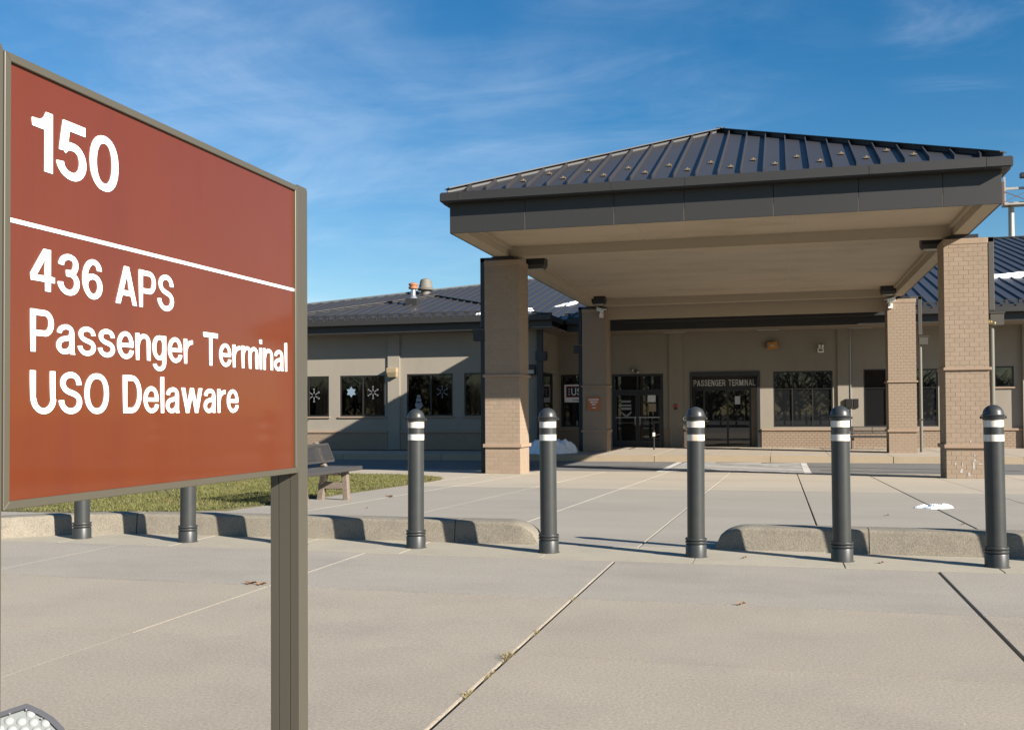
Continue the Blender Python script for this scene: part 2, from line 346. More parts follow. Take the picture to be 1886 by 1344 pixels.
GLYPH = {"P":[0,[[[461,675],[495,644],[524,602],[538,572],[550,521],[551,482],[544,434],[535,407],[507,359],[482,331],[452,308],[410,287],[380,278],[350,273],[335,273],[332,281],[329,273],[119,273],[118,2],[2,0],[0,719],[116,721],[119,718],[329,718],[332,707],[335,718],[356,716],[407,704],[437,690]],[[389,597],[365,612],[341,618],[119,618],[119,371],[338,371],[368,379],[392,394],[411,416],[423,440],[432,476],[432,509],[428,533],[419,557],[411,572]]]],"R":[0,[[[461,675],[477,662],[507,629],[534,581],[547,539],[551,482],[544,434],[537,413],[523,383],[495,344],[452,308],[452,305],[599,2],[440,1],[323,273],[119,273],[118,2],[2,0],[0,719],[116,721],[119,718],[329,718],[332,707],[335,718],[356,716],[407,704],[437,690]],[[389,597],[365,612],[341,618],[119,618],[119,371],[338,371],[368,379],[392,394],[411,416],[423,440],[432,476],[432,509],[428,533],[419,557],[411,572]]]],"U":[0,[[[566,721],[568,251],[584,248],[584,230],[574,179],[565,155],[549,125],[509,76],[461,40],[428,23],[401,12],[350,0],[323,-3],[278,-3],[233,4],[176,22],[146,37],[116,57],[73,98],[50,131],[35,161],[25,191],[18,221],[17,245],[20,248],[0,251],[0,719],[118,719],[118,257],[136,254],[139,215],[151,182],[169,155],[185,138],[212,118],[239,106],[275,97],[311,95],[335,98],[362,106],[404,127],[438,161],[453,188],[462,212],[467,248],[450,251],[450,719]]]],"S":[0,[[[473,672],[494,655],[516,632],[540,596],[554,563],[562,533],[563,506],[560,504],[446,497],[446,512],[440,539],[426,566],[413,583],[389,603],[371,612],[347,621],[317,626],[293,626],[251,618],[227,609],[203,594],[190,581],[178,563],[172,542],[172,515],[178,491],[184,479],[201,461],[221,448],[275,425],[377,400],[434,380],[482,356],[506,340],[527,322],[540,308],[560,278],[572,248],[578,218],[580,194],[577,167],[567,137],[555,113],[540,92],[515,67],[473,38],[440,22],[398,8],[338,-3],[263,-3],[203,9],[146,33],[107,58],[73,89],[40,137],[27,167],[20,197],[17,227],[20,229],[134,236],[139,200],[148,176],[166,149],[179,136],[200,121],[230,106],[257,98],[299,94],[338,97],[368,103],[395,113],[419,127],[438,143],[450,158],[459,179],[461,206],[456,230],[447,248],[428,267],[413,276],[383,291],[350,303],[248,329],[188,350],[134,379],[95,414],[76,440],[67,458],[57,488],[53,521],[54,554],[60,578],[79,617],[97,641],[113,657],[149,683],[194,705],[254,721],[278,724],[329,724],[362,719],[395,711],[422,701]]]],"O":[0,[[[521,663],[540,647],[570,614],[601,566],[617,530],[629,494],[641,434],[646,353],[643,299],[637,257],[619,194],[606,164],[591,137],[561,95],[542,75],[506,46],[476,28],[449,16],[392,0],[350,-4],[311,-4],[260,2],[221,12],[188,26],[143,54],[101,93],[67,140],[42,191],[30,227],[21,269],[15,320],[15,398],[18,431],[24,467],[39,521],[64,575],[97,623],[140,664],[164,681],[194,697],[224,709],[266,719],[299,724],[362,724],[416,715],[467,696],[500,678]],[[440,592],[407,612],[362,624],[314,626],[269,618],[236,603],[215,588],[184,554],[160,512],[145,467],[136,419],[133,353],[139,281],[151,233],[175,179],[195,152],[221,127],[239,115],[266,103],[302,95],[356,95],[392,103],[422,116],[437,126],[465,152],[483,176],[503,215],[521,278],[527,332],[527,389],[519,449],[507,494],[486,539],[462,572]]]],"D":[0,[[[437,655],[467,628],[492,599],[515,563],[535,524],[546,494],[560,440],[568,362],[562,290],[543,218],[516,158],[480,107],[440,67],[395,37],[371,25],[335,12],[299,5],[269,3],[266,5],[264,11],[263,32],[260,0],[2,0],[0,719],[260,721],[263,689],[266,716],[302,715],[341,706],[371,695],[404,678]],[[347,591],[314,609],[287,617],[263,618],[260,615],[118,614],[119,104],[260,104],[266,101],[287,103],[308,109],[344,127],[377,156],[402,188],[420,221],[438,272],[447,323],[449,374],[444,419],[435,458],[426,485],[405,527],[384,557]]]],"A":[0,[[[395,719],[649,2],[515,1],[455,165],[197,165],[194,164],[134,0],[2,0],[0,2],[13,38],[255,719]],[[326,524],[314,497],[236,281],[232,269],[233,265],[419,266]]]],"T":[0,[[[560,719],[560,617],[557,614],[341,614],[340,611],[340,2],[221,2],[221,611],[218,614],[2,614],[0,719]]]],"E":[0,[[[518,721],[518,614],[119,614],[119,424],[488,424],[490,311],[488,308],[119,308],[118,119],[527,118],[530,116],[530,2],[2,0],[0,719]]]],"L":[0,[[[116,721],[118,122],[488,121],[490,2],[2,0],[0,719]]]],"I":[0,[[[116,721],[118,2],[2,0],[0,719]]]],"N":[0,[[[551,721],[553,59],[585,2],[425,2],[113,528],[112,2],[2,0],[0,719],[158,721],[161,718],[437,252],[440,254],[440,719]]]],"M":[0,[[[710,719],[710,2],[564,2],[563,341],[431,2],[281,0],[146,344],[145,2],[2,0],[0,719],[196,719],[352,239],[356,233],[515,719]]]],"G":[0,[[[530,660],[573,620],[603,575],[619,539],[626,506],[629,476],[620,473],[512,465],[507,503],[492,542],[477,563],[459,581],[437,597],[398,615],[359,624],[323,626],[281,618],[254,605],[225,584],[190,545],[166,503],[148,455],[137,401],[136,335],[139,308],[148,263],[160,230],[181,188],[208,152],[239,124],[272,106],[311,95],[350,95],[371,100],[401,112],[428,130],[450,152],[471,182],[485,212],[497,254],[500,284],[347,285],[347,395],[635,395],[637,2],[521,0],[518,67],[500,52],[464,29],[431,14],[389,2],[341,-4],[299,-3],[251,7],[206,24],[182,37],[152,58],[115,92],[97,113],[71,152],[52,188],[39,221],[23,287],[18,317],[17,374],[24,443],[41,503],[51,530],[73,572],[91,599],[119,632],[149,660],[170,675],[221,703],[254,714],[284,721],[353,724],[401,718],[431,710],[464,698],[494,684]]]],"K":[0,[[[628,719],[377,483],[350,455],[645,8],[649,2],[647,0],[470,0],[245,356],[227,342],[131,250],[129,419],[423,704],[443,721]],[[116,721],[118,2],[2,0],[0,719]]]],"1":[0,[[[317,716],[319,2],[185,2],[185,497],[2,498],[0,593],[8,596],[68,598],[119,607],[155,625],[167,634],[189,665],[212,715]]]],"5":[0,[[[491,710],[491,597],[225,596],[206,461],[209,458],[239,461],[308,460],[335,455],[359,448],[398,429],[428,408],[465,368],[480,344],[493,317],[503,284],[509,239],[508,197],[501,167],[492,140],[479,113],[449,72],[425,49],[401,32],[359,11],[326,1],[296,-4],[239,-4],[182,6],[122,31],[86,55],[55,86],[35,116],[24,140],[17,167],[17,191],[131,200],[136,173],[143,155],[148,146],[170,124],[188,112],[218,100],[251,94],[284,94],[308,100],[329,109],[356,132],[369,149],[380,170],[390,212],[389,257],[381,284],[372,305],[360,323],[344,339],[314,357],[281,363],[221,360],[200,348],[158,307],[128,336],[62,330],[50,332],[119,710]]]],"0":[0,[[[416,664],[453,629],[482,587],[505,539],[518,497],[527,455],[535,362],[532,284],[524,233],[516,200],[496,143],[468,95],[434,55],[395,26],[353,6],[305,-4],[245,-4],[188,10],[155,26],[134,40],[107,64],[91,83],[57,137],[36,191],[21,260],[15,341],[18,419],[29,485],[53,557],[79,605],[114,647],[134,664],[161,682],[209,701],[251,709],[299,709],[329,704],[371,691]],[[338,591],[317,603],[287,611],[263,611],[245,608],[221,597],[193,572],[178,551],[163,521],[148,479],[139,431],[134,383],[134,320],[139,272],[148,227],[163,182],[187,140],[206,118],[236,100],[257,94],[293,94],[308,97],[329,107],[354,128],[375,158],[392,194],[402,227],[411,272],[416,320],[414,407],[407,458],[390,515],[375,545],[357,572]]]],"4":[0,[[[452,710],[452,260],[541,257],[541,158],[452,155],[452,2],[326,2],[326,155],[323,156],[29,156],[20,152],[20,275],[298,710]],[[323,533],[149,259],[326,260],[326,530]]]],"3":[0,[[[431,657],[450,638],[469,611],[480,587],[488,554],[488,512],[483,485],[473,455],[453,419],[437,399],[420,383],[420,380],[437,369],[474,332],[489,311],[501,287],[511,260],[517,224],[515,179],[509,152],[492,113],[467,78],[440,52],[419,37],[374,14],[320,-1],[266,-6],[209,1],[158,16],[131,29],[92,55],[61,86],[34,128],[24,152],[17,182],[17,208],[131,217],[136,185],[145,161],[161,138],[176,124],[206,106],[233,97],[251,94],[287,94],[305,97],[338,109],[353,118],[373,137],[384,152],[393,173],[398,191],[399,212],[393,245],[384,266],[376,278],[347,303],[320,315],[305,318],[204,320],[206,434],[296,434],[323,442],[337,452],[354,473],[363,491],[369,512],[369,551],[357,578],[344,591],[329,600],[299,611],[257,612],[221,603],[188,585],[172,569],[163,557],[154,536],[149,503],[131,501],[32,509],[32,527],[37,551],[52,590],[76,626],[101,651],[122,667],[167,691],[224,707],[278,712],[332,705],[380,689],[410,673]]]],"6":[0,[[[431,663],[462,629],[484,590],[491,569],[496,545],[497,527],[494,524],[380,516],[377,542],[369,566],[360,581],[344,597],[323,609],[305,614],[290,615],[269,612],[248,603],[233,592],[210,569],[193,545],[178,518],[166,488],[154,449],[148,419],[149,418],[179,432],[221,445],[260,451],[305,451],[335,446],[368,437],[410,417],[443,393],[462,374],[490,335],[501,311],[515,260],[515,197],[508,161],[495,128],[474,92],[455,69],[434,49],[389,20],[347,4],[308,-4],[278,-6],[245,-3],[209,7],[176,22],[152,37],[115,71],[91,101],[76,125],[48,185],[38,218],[29,260],[23,323],[27,413],[38,470],[64,545],[94,599],[131,645],[155,666],[182,684],[224,703],[254,710],[281,713],[338,709],[383,694]],[[356,327],[335,341],[317,348],[293,353],[260,351],[224,341],[203,330],[184,314],[169,293],[160,263],[160,248],[152,245],[163,209],[179,173],[196,146],[205,134],[230,111],[248,100],[272,94],[293,94],[314,98],[338,109],[350,118],[369,137],[381,155],[396,197],[399,224],[398,248],[389,281],[381,296],[369,314]]]],"a":[0,[[[404,477],[431,451],[441,437],[454,410],[458,383],[464,377],[464,77],[471,38],[491,2],[365,0],[360,5],[357,26],[353,31],[317,15],[287,6],[242,-1],[188,-3],[164,0],[128,9],[98,22],[74,37],[58,50],[35,80],[24,101],[18,128],[18,155],[25,185],[33,206],[49,230],[77,258],[104,276],[137,292],[188,307],[287,322],[344,345],[347,347],[347,377],[350,380],[350,389],[342,404],[332,414],[314,425],[275,435],[248,435],[203,426],[167,408],[149,389],[145,380],[140,357],[38,366],[35,368],[37,389],[44,410],[58,434],[83,462],[119,487],[164,506],[218,518],[266,521],[311,517],[365,500]],[[347,248],[293,234],[206,222],[179,213],[149,195],[134,176],[127,152],[127,128],[133,113],[146,100],[155,94],[179,85],[227,83],[254,88],[284,97],[320,118],[333,131],[347,155]]]],"s":[0,[[[419,471],[441,449],[459,422],[470,392],[470,372],[365,364],[363,380],[357,395],[341,412],[326,422],[290,435],[245,440],[194,432],[176,426],[155,414],[145,404],[139,392],[139,368],[142,359],[149,351],[170,337],[221,319],[293,303],[356,285],[398,267],[431,246],[443,235],[462,212],[472,194],[478,173],[481,149],[478,125],[470,104],[453,77],[422,49],[377,24],[320,7],[275,0],[212,0],[161,9],[125,21],[71,52],[42,80],[29,98],[14,131],[8,164],[11,166],[113,175],[116,173],[116,161],[121,143],[140,118],[158,106],[182,94],[206,88],[230,85],[284,88],[326,100],[350,112],[364,125],[372,140],[372,152],[371,164],[365,175],[350,189],[335,198],[293,213],[194,236],[140,253],[107,268],[83,283],[65,298],[49,317],[38,338],[30,371],[32,404],[39,425],[52,446],[83,477],[119,498],[161,514],[221,524],[275,524],[338,512],[383,494]]]],"e":[0,[[[398,480],[429,452],[453,422],[482,365],[494,323],[500,275],[500,266],[490,263],[488,225],[131,225],[127,224],[128,218],[145,167],[166,134],[191,109],[224,91],[242,86],[275,85],[314,91],[341,100],[365,114],[378,125],[393,149],[398,175],[491,167],[503,164],[502,143],[495,122],[483,98],[451,62],[416,37],[371,17],[317,3],[260,-1],[209,5],[173,16],[146,29],[119,46],[79,83],[61,107],[44,137],[23,197],[17,233],[15,260],[18,302],[33,362],[55,407],[76,437],[101,463],[122,480],[164,504],[212,520],[245,524],[281,524],[317,518],[362,502]],[[326,417],[290,435],[263,440],[230,435],[203,423],[188,412],[167,391],[151,368],[133,326],[128,305],[131,302],[386,302],[387,308],[384,323],[369,362],[351,392]]]],"n":[0,[[[392,475],[414,455],[438,422],[457,377],[461,353],[461,338],[467,332],[467,2],[350,2],[351,356],[339,389],[328,404],[314,417],[287,429],[251,431],[221,425],[200,417],[164,393],[145,371],[134,350],[127,329],[122,296],[109,296],[109,2],[2,0],[0,521],[107,523],[110,469],[143,489],[188,506],[224,514],[254,517],[296,515],[335,506],[377,486]]]],"m":[0,[[[680,478],[699,461],[723,428],[739,392],[746,347],[751,344],[749,0],[633,2],[633,344],[638,347],[635,368],[624,395],[610,413],[584,429],[560,434],[533,431],[512,425],[479,406],[457,383],[440,350],[437,0],[321,2],[321,344],[326,347],[323,368],[315,389],[296,414],[284,423],[266,431],[245,434],[203,426],[182,417],[164,403],[148,386],[133,359],[127,338],[124,308],[110,308],[109,305],[109,2],[2,0],[2,523],[107,523],[110,480],[143,498],[191,513],[224,518],[266,518],[284,515],[314,507],[341,495],[368,477],[392,457],[413,474],[458,499],[488,509],[536,518],[581,518],[623,509],[656,494]]]],"r":[0,[[[320,503],[323,419],[287,417],[245,408],[200,389],[179,375],[153,350],[142,335],[128,302],[122,266],[109,266],[109,2],[2,0],[0,521],[107,523],[110,440],[155,468],[212,490],[260,500],[305,505]]]],"i":[0,[[[107,523],[109,2],[2,0],[0,521]],[[107,721],[107,614],[2,614],[0,719]]]],"l":[0,[[[107,721],[109,2],[2,0],[0,719]]]],"g":[0,[[[461,523],[463,-37],[457,-43],[457,-52],[451,-73],[438,-100],[410,-134],[374,-160],[335,-178],[281,-192],[254,-195],[218,-195],[173,-188],[125,-172],[86,-149],[63,-127],[48,-106],[36,-76],[35,-58],[47,-55],[140,-47],[145,-70],[151,-79],[158,-86],[182,-100],[218,-109],[254,-109],[284,-103],[323,-83],[339,-67],[345,-55],[348,-46],[345,-37],[345,47],[344,49],[299,32],[263,26],[215,26],[191,29],[152,40],[122,54],[92,76],[73,95],[52,125],[37,155],[25,191],[17,239],[15,281],[20,332],[28,368],[46,413],[70,449],[98,477],[134,500],[173,515],[218,523],[257,523],[299,516],[344,499],[347,523]],[[302,417],[290,425],[266,435],[221,437],[206,434],[182,423],[166,410],[154,395],[140,368],[130,335],[125,308],[125,239],[133,200],[142,176],[157,149],[179,127],[200,116],[218,112],[242,110],[266,113],[287,121],[308,137],[321,152],[333,173],[345,209],[345,338],[329,383],[315,404]]]],"w":[0,[[[773,523],[772,509],[617,1],[496,2],[389,335],[386,335],[385,332],[279,2],[158,1],[3,509],[2,523],[124,521],[221,196],[329,523],[448,521],[554,196],[651,521]]]]}
def lettering(name, text, origin, ux, uz, n, cap, width, mat, parent, depth=0.0015, gap=1.0, kind=None):
    """flat lettering: origin = left end of the base line, ux/uz unit axes, n = outward normal"""
    ux, uz, n = Vector(ux), Vector(uz), Vector(n)
    x = 0.0; items = []
    for ch in text:
        if ch == ' ': x += 215 * gap; continue
        adv, loops = GLYPH[ch]; mn = min(p[0] for L in loops for p in L); mxx = max(p[0] for L in loops for p in L)
        items.append((x - mn, loops)); x += (mxx - mn) + 56 * gap
    tot = x - 56 * gap; kx = width / tot; kz = cap / 720.0
    cu = bpy.data.curves.new(name, 'CURVE'); cu.dimensions = '2D'; cu.fill_mode = 'BOTH'; cu.extrude = depth
    for dx, loops in items:
        for L in loops:
            sp = cu.splines.new('POLY'); sp.points.add(len(L) - 1); sp.use_cyclic_u = True
            for i, p in enumerate(L): sp.points[i].co = ((p[0] + dx) * kx, p[1] * kz, 0, 1)
    tmp = bpy.data.objects.new('tmp_text', cu)
    me = bpy.data.meshes.new_from_object(tmp); bpy.data.objects.remove(tmp); bpy.data.curves.remove(cu)
    o0 = Vector(origin) - (org(parent) if parent else Vector((0, 0, 0)))
    for v in me.vertices: v.co = o0 + ux * v.co.x + uz * v.co.y + n * (v.co.z + depth)
    me.materials.clear(); me.materials.append(M[mat]); me.update(); me.name = name
    o = bpy.data.objects.new(name, me); C.objects.link(o)
    if parent: o.parent = parent
    return o

# ================================================================== THE SETTING
def zp(y): return -0.0205 * (y - 9.1)

g = MB(); g.quad((-500, -500, -0.9), (500, -500, -0.9), (500, 700, -0.9), (-500, 700, -0.9)); setting('ground', g, 'earth')
g = MB(); g.quad((-70, -60, -0.04), (60, -60, -0.04), (60, 8.86, -0.04), (-70, 8.86, -0.04)); setting('parking_lot', g, 'asphalt')

# ---- near road of concrete slabs over a dark joint bed
g = MB(); g.quad((-14, -4, -0.022), (9, -4, -0.022), (9, 8.86, -0.022), (-14, 8.86, -0.022)); road = setting('road', g, 'joint')
XJ = [(-13.2, .006), (-10.8, .006), (-8.35, .004), (-5.9, .003), (-3.47, .0035), (-1.305, .024), (1.115, .020), (3.55, .018), (6.0, .018), (8.4, .018)]
YJ = [(-3.0, .01), (-1.4, .01), (0.2, .004), (1.75, .008), (3.3, .004), (4.85, .006), (6.38, .015), (8.075, .005)]
for i in range(len(XJ) - 1):
    for j in range(len(YJ) - 1):
        x0 = XJ[i][0] + XJ[i][1] / 2; x1 = XJ[i + 1][0] - XJ[i + 1][1] / 2
        y0 = YJ[j][0] + YJ[j][1] / 2; y1 = YJ[j + 1][0] - YJ[j + 1][1] / 2
        dz = rnd.uniform(-.002, .002)
        part('slab', MB().box(x0, x1, y0, y1, -0.12, dz), 'road_b' if j == 6 else 'road', road, bevel=0.003 if (i >= 4) else 0.0008, seg=2)
GJ = [-13.2, -11.2, -9.4, -7.9, -6.58, -5.40, -4.28, -3.16, -1.93, -0.69, 0.46, 1.575, 2.75, 3.9, 5.1, 6.8, 8.4]
for i in range(len(GJ) - 1):
    part('gutter_slab', MB().box(GJ[i] + .002, GJ[i + 1] - .002, 8.08, 8.88, -0.12, 0.001 + rnd.uniform(0, .002)), 'gutter', road, bevel=0.004, seg=2)

# ---- kerb
KP = [(-0.03, -0.06), (0.0, 0.0), (0.018, 0.168), (0.024, 0.185), (0.036, 0.197), (0.052, 0.20), (0.25, 0.203), (0.27, 0.195), (0.28, 0.17), (0.285, -0.12)]
def kerb_block(pts, heights):
    mb = MB(); n = len(pts); m = len(KP); vs = []
    for i, p in enumerate(pts):
        a = Vector(pts[max(0, i - 1)]); b = Vector(pts[min(n - 1, i + 1)]); t = (b - a).normalized(); nr = Vector((-t.y, t.x))
        for s_, z in KP:
            h = heights[i]; vs.append((p[0] + nr.x * s_ , p[1] + nr.y * s_, z if z < 0 else z * h))
    fs = []
    for i in range(n - 1):
        for k in range(m - 1): fs.append([i * m + k, i * m + k + 1, (i + 1) * m + k + 1, (i + 1) * m + k])
    fs += [list(range(m)), [(n - 1) * m + k for k in range(m)][::-1]]
    return mb.add(vs, fs)
def resample(P, a, b, step=0.18):
    P = [Vector(p) for p in P]; L = [0]
    for i in range(1, len(P)): L.append(L[-1] + (P[i] - P[i - 1]).length)
    def at(s):
        for i in range(1, len(P)):
            if s <= L[i] or i == len(P) - 1:
                t = (s - L[i - 1]) / (L[i] - L[i - 1]); return P[i - 1].lerp(P[i], t)
    n = max(2, int((b - a) / step) + 1)
    return [at(a + (b - a) * i / (n - 1)) for i in range(n)], L[-1]
kb = MB().box(-2.0, -0.7, 8.90, 9.16, -0.2, -0.10)
kerb = setting('kerb', kb, 'gutter')
LP = [(-13.5, 2.2), (-11.5, 4.2), (-9.3, 6.35), (-8.2, 7.38), (-7.55, 8.02), (-7.12, 8.44), (-6.75, 8.70), (-6.3, 8.83), (-5.7, 8.865), (-2.14, 8.885)]
RP = [(-0.57, 8.90), (7.5, 8.84)]
tot = resample(LP, 0, 1)[1]
xs_j = [0, 2.6, 5.0, 7.3, tot - 4.14, tot - 0.79, tot]
for i in range(len(xs_j) - 1):
    a, b = xs_j[i] + .004, xs_j[i + 1] - (.004 if i < len(xs_j) - 2 else 0)
    pts, _ = resample(LP, a, b, 0.05 if i == len(xs_j) - 2 else 0.18)
    hs = [1.0] * len(pts)
    if i == len(xs_j) - 2:
        for k, p in enumerate(pts):
            t = max(0, (p.x + 2.44) / 0.30); hs[k] = max(0.02, math.sqrt(max(0, 1 - t * t)))
    part('kerb_block', kerb_block(pts, hs), 'kerb', kerb, smooth=True)
for a, b in ((0, 1.265), (1.273, 4.3), (4.308, 8.0)):
    pts, _ = resample(RP, a, b, 0.04 if a == 0 else 0.3); hs = [1.0] * len(pts)
    if a == 0:
        for k, p in enumerate(pts):
            t = max(0, (-0.27 - p.x) / 0.30); hs[k] = max(0.02, math.sqrt(max(0, 1 - t * t)))
    part('kerb_block', kerb_block(pts, hs), 'kerb', kerb, smooth=True)

# ---- plaza of long slabs falling gently towards the building
def tilt(mb, x0, x1, y0, y1, dz=0.0, th=0.1):
    return mb.hexa([(x0, y0, zp(y0) - th), (x1, y0, zp(y0) - th), (x1, y1, zp(y1) - th), (x0, y1, zp(y1) - th)],
                   [(x0, y0, zp(y0) + dz), (x1, y0, zp(y0) + dz), (x1, y1, zp(y1) + dz), (x0, y1, zp(y1) + dz)])
plaza = setting('plaza', tilt(MB(), -22, 12, 8.9, 25.9, -0.02), 'joint')
PJ = [(-6.93, .006), (-5.95, .008), (-4.39, .012), (-2.79, .012), (-1.225, .016), (0.36, .018), (1.965, .020), (3.30, .010), (4.9, .012), (6.5, .012), (8.1, .012), (9.7, .012), (11.3, .012)]
for i in range(len(PJ) - 1):
    x0 = PJ[i][0] + PJ[i][1] / 2; x1 = PJ[i + 1][0] - PJ[i + 1][1] / 2
    for y0, y1, mt in ((8.89, 17.96, 'plaza_a'), (17.964, 25.95, 'plaza_b')):
        part('slab', tilt(MB(), x0, x1, y0, y1, rnd.uniform(-.001, .002)), mt, plaza, bevel=0.004)
for k in range(5):
    x1 = -6.934 - 3 * k
    part('slab', tilt(MB(), x1 - 2.99, x1, 8.89, 11.6), 'plaza_a', plaza, bevel=0.004)
    part('slab', tilt(MB(), x1 - 2.99, x1, 19.0, 25.95), 'plaza_b', plaza, bevel=0.004)
LAWN = [(-22, 10.6), (-9.2, 10.85), (-8.1, 11.0), (-7.45, 11.25), (-7.08, 11.7), (-6.96, 12.5), (-6.95, 19.6), (-7.02, 20.4), (-7.3, 21.1), (-7.8, 21.65), (-8.65, 22.2), (-10, 22.42), (-22, 22.42)]
g = MB(); g.prism([(x, y, zp(y) + 0.012) for x, y in LAWN], (0, 0, -0.06)); setting('lawn', g, 'lawn')
def inside(x, y):
    c = False
    for i in range(len(LAWN)):
        (x0, y0), (x1, y1) = LAWN[i - 1], LAWN[i]
        if (y0 > y) != (y1 > y) and x < x0 + (y - y0) * (x1 - x0) / (y1 - y0): c = not c
    return c
from mathutils import noise as mnoise
gv = []; gf = []
for _ in range(84000):
    x = -6.93 - abs(rnd.gauss(0, 1)) * 3.4; y = rnd.uniform(10.6, 22.5)
    if x < -15 or not inside(x + rnd.uniform(-.05, .05), y + rnd.uniform(-.05, .05)): continue
    if mnoise.noise(Vector((x * .55, y * .55, 4))) + .6 * mnoise.noise(Vector((x * 1.9, y * 1.9, 1))) < rnd.uniform(-.75, .05): continue
    h = rnd.uniform(.02, .055); a = rnd.uniform(0, 6.283); w = rnd.uniform(.004, .008); lx = rnd.gauss(0, .025); ly = rnd.gauss(0, .025); z = zp(y) + .01
    k = len(gv)
    gv += [(x - w * math.cos(a), y - w * math.sin(a), z), (x + w * math.cos(a), y + w * math.sin(a), z), (x + lx, y + ly, z + h)]; gf.append([k, k + 1, k + 2])
gm = bpy.data.meshes.new('grass'); gm.from_pydata(gv, [], gf); gm.materials.append(M['grass'])
go = bpy.data.objects.new('grass', gm); C.objects.link(go); tag(go, 'short yellowing winter grass on the lawn behind the kerb', 'grass', kind='stuff')

# ---- asphalt lane with painted hatching
def zl(y): return -0.372 - 0.078 * (y - 25.9) / 7.3
def lane_quad(mb, p, dz): return mb.add([(x, y, zl(y) + dz) for x, y in p], [[0, 1, 2, 3]])
lane = setting('lane', lane_quad(MB(), [(-60, 25.9), (45, 25.9), (45, 33.25), (-60, 33.25)], 0), 'asphalt')
for x0, x1 in ((-3.08, -3.17), (0.64, 0.66)):
    part('edge_stripe', lane_quad(MB(), [(x0 - .09, 26.1), (x0 + .09, 26.1), (x1 + .09, 32.9), (x1 - .09, 32.9)], .004), 'paint', lane)
for k in range(11):
    y = 23.6 + .92 * k
    p = []
    xa, xb = -2.99, 0.55; ya, yb = y, y + 2.3
    def clipx(yv): return xa + (yv - ya) * (xb - xa) / (yb - ya)
    if yb < 26.3 or ya > 32.2: continue
    if ya < 26.1: xa2, ya2 = clipx(26.1), 26.1
    else: xa2, ya2 = xa, ya
    if yb > 32.5: xb2, yb2 = clipx(32.5), 32.5
    else: xb2, yb2 = xb, yb
    part('hatch_stripe', lane_quad(MB(), [(xa2, ya2), (xb2, yb2), (xb2, yb2 + .46), (xa2, ya2 + .46)], .004), 'paint', lane)
for pts in ([(-1.9, 31.2), (-.4, 30.6), (1.2, 29.9), (3.0, 29.3), (6.0, 28.6)], [(1.0, 28.1), (2.4, 27.4), (4.0, 27.2)], [(-9, 29.5), (-6, 29.0), (-3.4, 29.4)]):
    t = MB()
    for (xa, ya), (xb, yb) in zip(pts[:-1], pts[1:]): lane_quad(t, [(xa, ya), (xb, yb), (xb, yb + .10), (xa, ya + .10)], .006)
    part('tar_seam', t, 'tar', lane)

# ---- pavement along the building
walk = setting('pavement', MB().box(-30, 24, 33.3, 41.6, -0.6, -0.272), 'joint')
for k in range(-14, 9):
    x0 = k * 1.85 - 0.35
    part('slab', MB().box(x0 + .004, x0 + 1.846, 33.46, 36.3, -.4, -.25 + rnd.uniform(0, .002)), 'walk', walk, bevel=.004)
    if x0 > -11: part('slab', MB().box(x0 + .004, x0 + 1.846, 36.306, 41.4, -.4, -.25 + rnd.uniform(0, .002)), 'walk', walk, bevel=.004)
    if k % 2 == 0:
        part('kerb_stone', MB().hexa([(x0 + .005, 33.20, -.6), (x0 + 3.695, 33.20, -.6), (x0 + 3.695, 33.455, -.6), (x0 + .005, 33.455, -.6)],
                                     [(x0 + .005, 33.24, -.248), (x0 + 3.695, 33.24, -.248), (x0 + 3.695, 33.455, -.248), (x0 + .005, 33.455, -.248)]), 'kerbstone', walk, bevel=.012, seg=2)

# ================================================================== THE TERMINAL BUILDING
FL = -0.25
term = thing('terminal_building', 'long low tan stucco terminal with dark standing seam metal roofs', 'building', (0, 41, FL))
def wall_y(mb, x0, x1, z0, z1, y, holes, d):
    xs = sorted({x0, x1, *[h[0] for h in holes], *[h[1] for h in holes]}); zs = sorted({z0, z1, *[h[2] for h in holes], *[h[3] for h in holes]})
    for i in range(len(xs) - 1):
        for j in range(len(zs) - 1):
            mx, mz = (xs[i] + xs[i + 1]) / 2, (zs[j] + zs[j + 1]) / 2
            if any(h[0] < mx < h[1] and h[2] < mz < h[3] for h in holes): continue
            mb.quad((xs[i], y, zs[j]), (xs[i + 1], y, zs[j]), (xs[i + 1], y, zs[j + 1]), (xs[i], y, zs[j + 1]))
    for a, b, c, e in holes:
        mb.quad((a, y, c), (a, y, e), (a, y + d, e), (a, y + d, c)); mb.quad((b, y, c), (b, y + d, c), (b, y + d, e), (b, y, e))
        mb.quad((a, y, e), (b, y, e), (b, y + d, e), (a, y + d, e)); mb.quad((a, y, c), (a, y + d, c), (b, y + d, c), (b, y, c))
    return mb
WZ = 4.4; WH = 5.25
EW = [(-8.84, -7.30, 0.58, 2.75), (-6.70, -4.60, FL, 2.735), (-3.53, -0.79, FL, 2.77), (-0.28, 1.95, 0.56, 2.745), (3.09, 3.95, 0.56, 2.775), (4.45, 5.76, 0.57, 2.755), (7.35, 8.39, 2.04, 2.81), (10.2, 12.4, 0.56, 2.75)]
part('entrance_wall', wall_y(MB(), -8.95, 20, FL, WH, 41.0, EW, 0.14), 'stucco', term)
WW = [(-19.35, -17.60, 1.07, 2.70), (-17.12, -15.18, 1.07, 2.705), (-14.26, -12.35, 1.07, 2.73), (-11.88, -9.97, 1.07, 2.735)]
part('wing_wall', wall_y(MB(), -21.0, -8.95, FL, 4.90, 37.3, WW, 0.12), 'stucco', term)
sw = MB()   # side wall of the wing, facing the entrance court
for ya, yb, za, zb in ((37.3, 38.2, FL, 4.9), (39.85, 41.0, FL, 4.9), (38.2, 39.85, FL, .56), (38.2, 39.85, 2.75, 4.9)):
    sw.quad((-8.95, ya, za), (-8.95, yb, za), (-8.95, yb, zb), (-8.95, ya, zb))
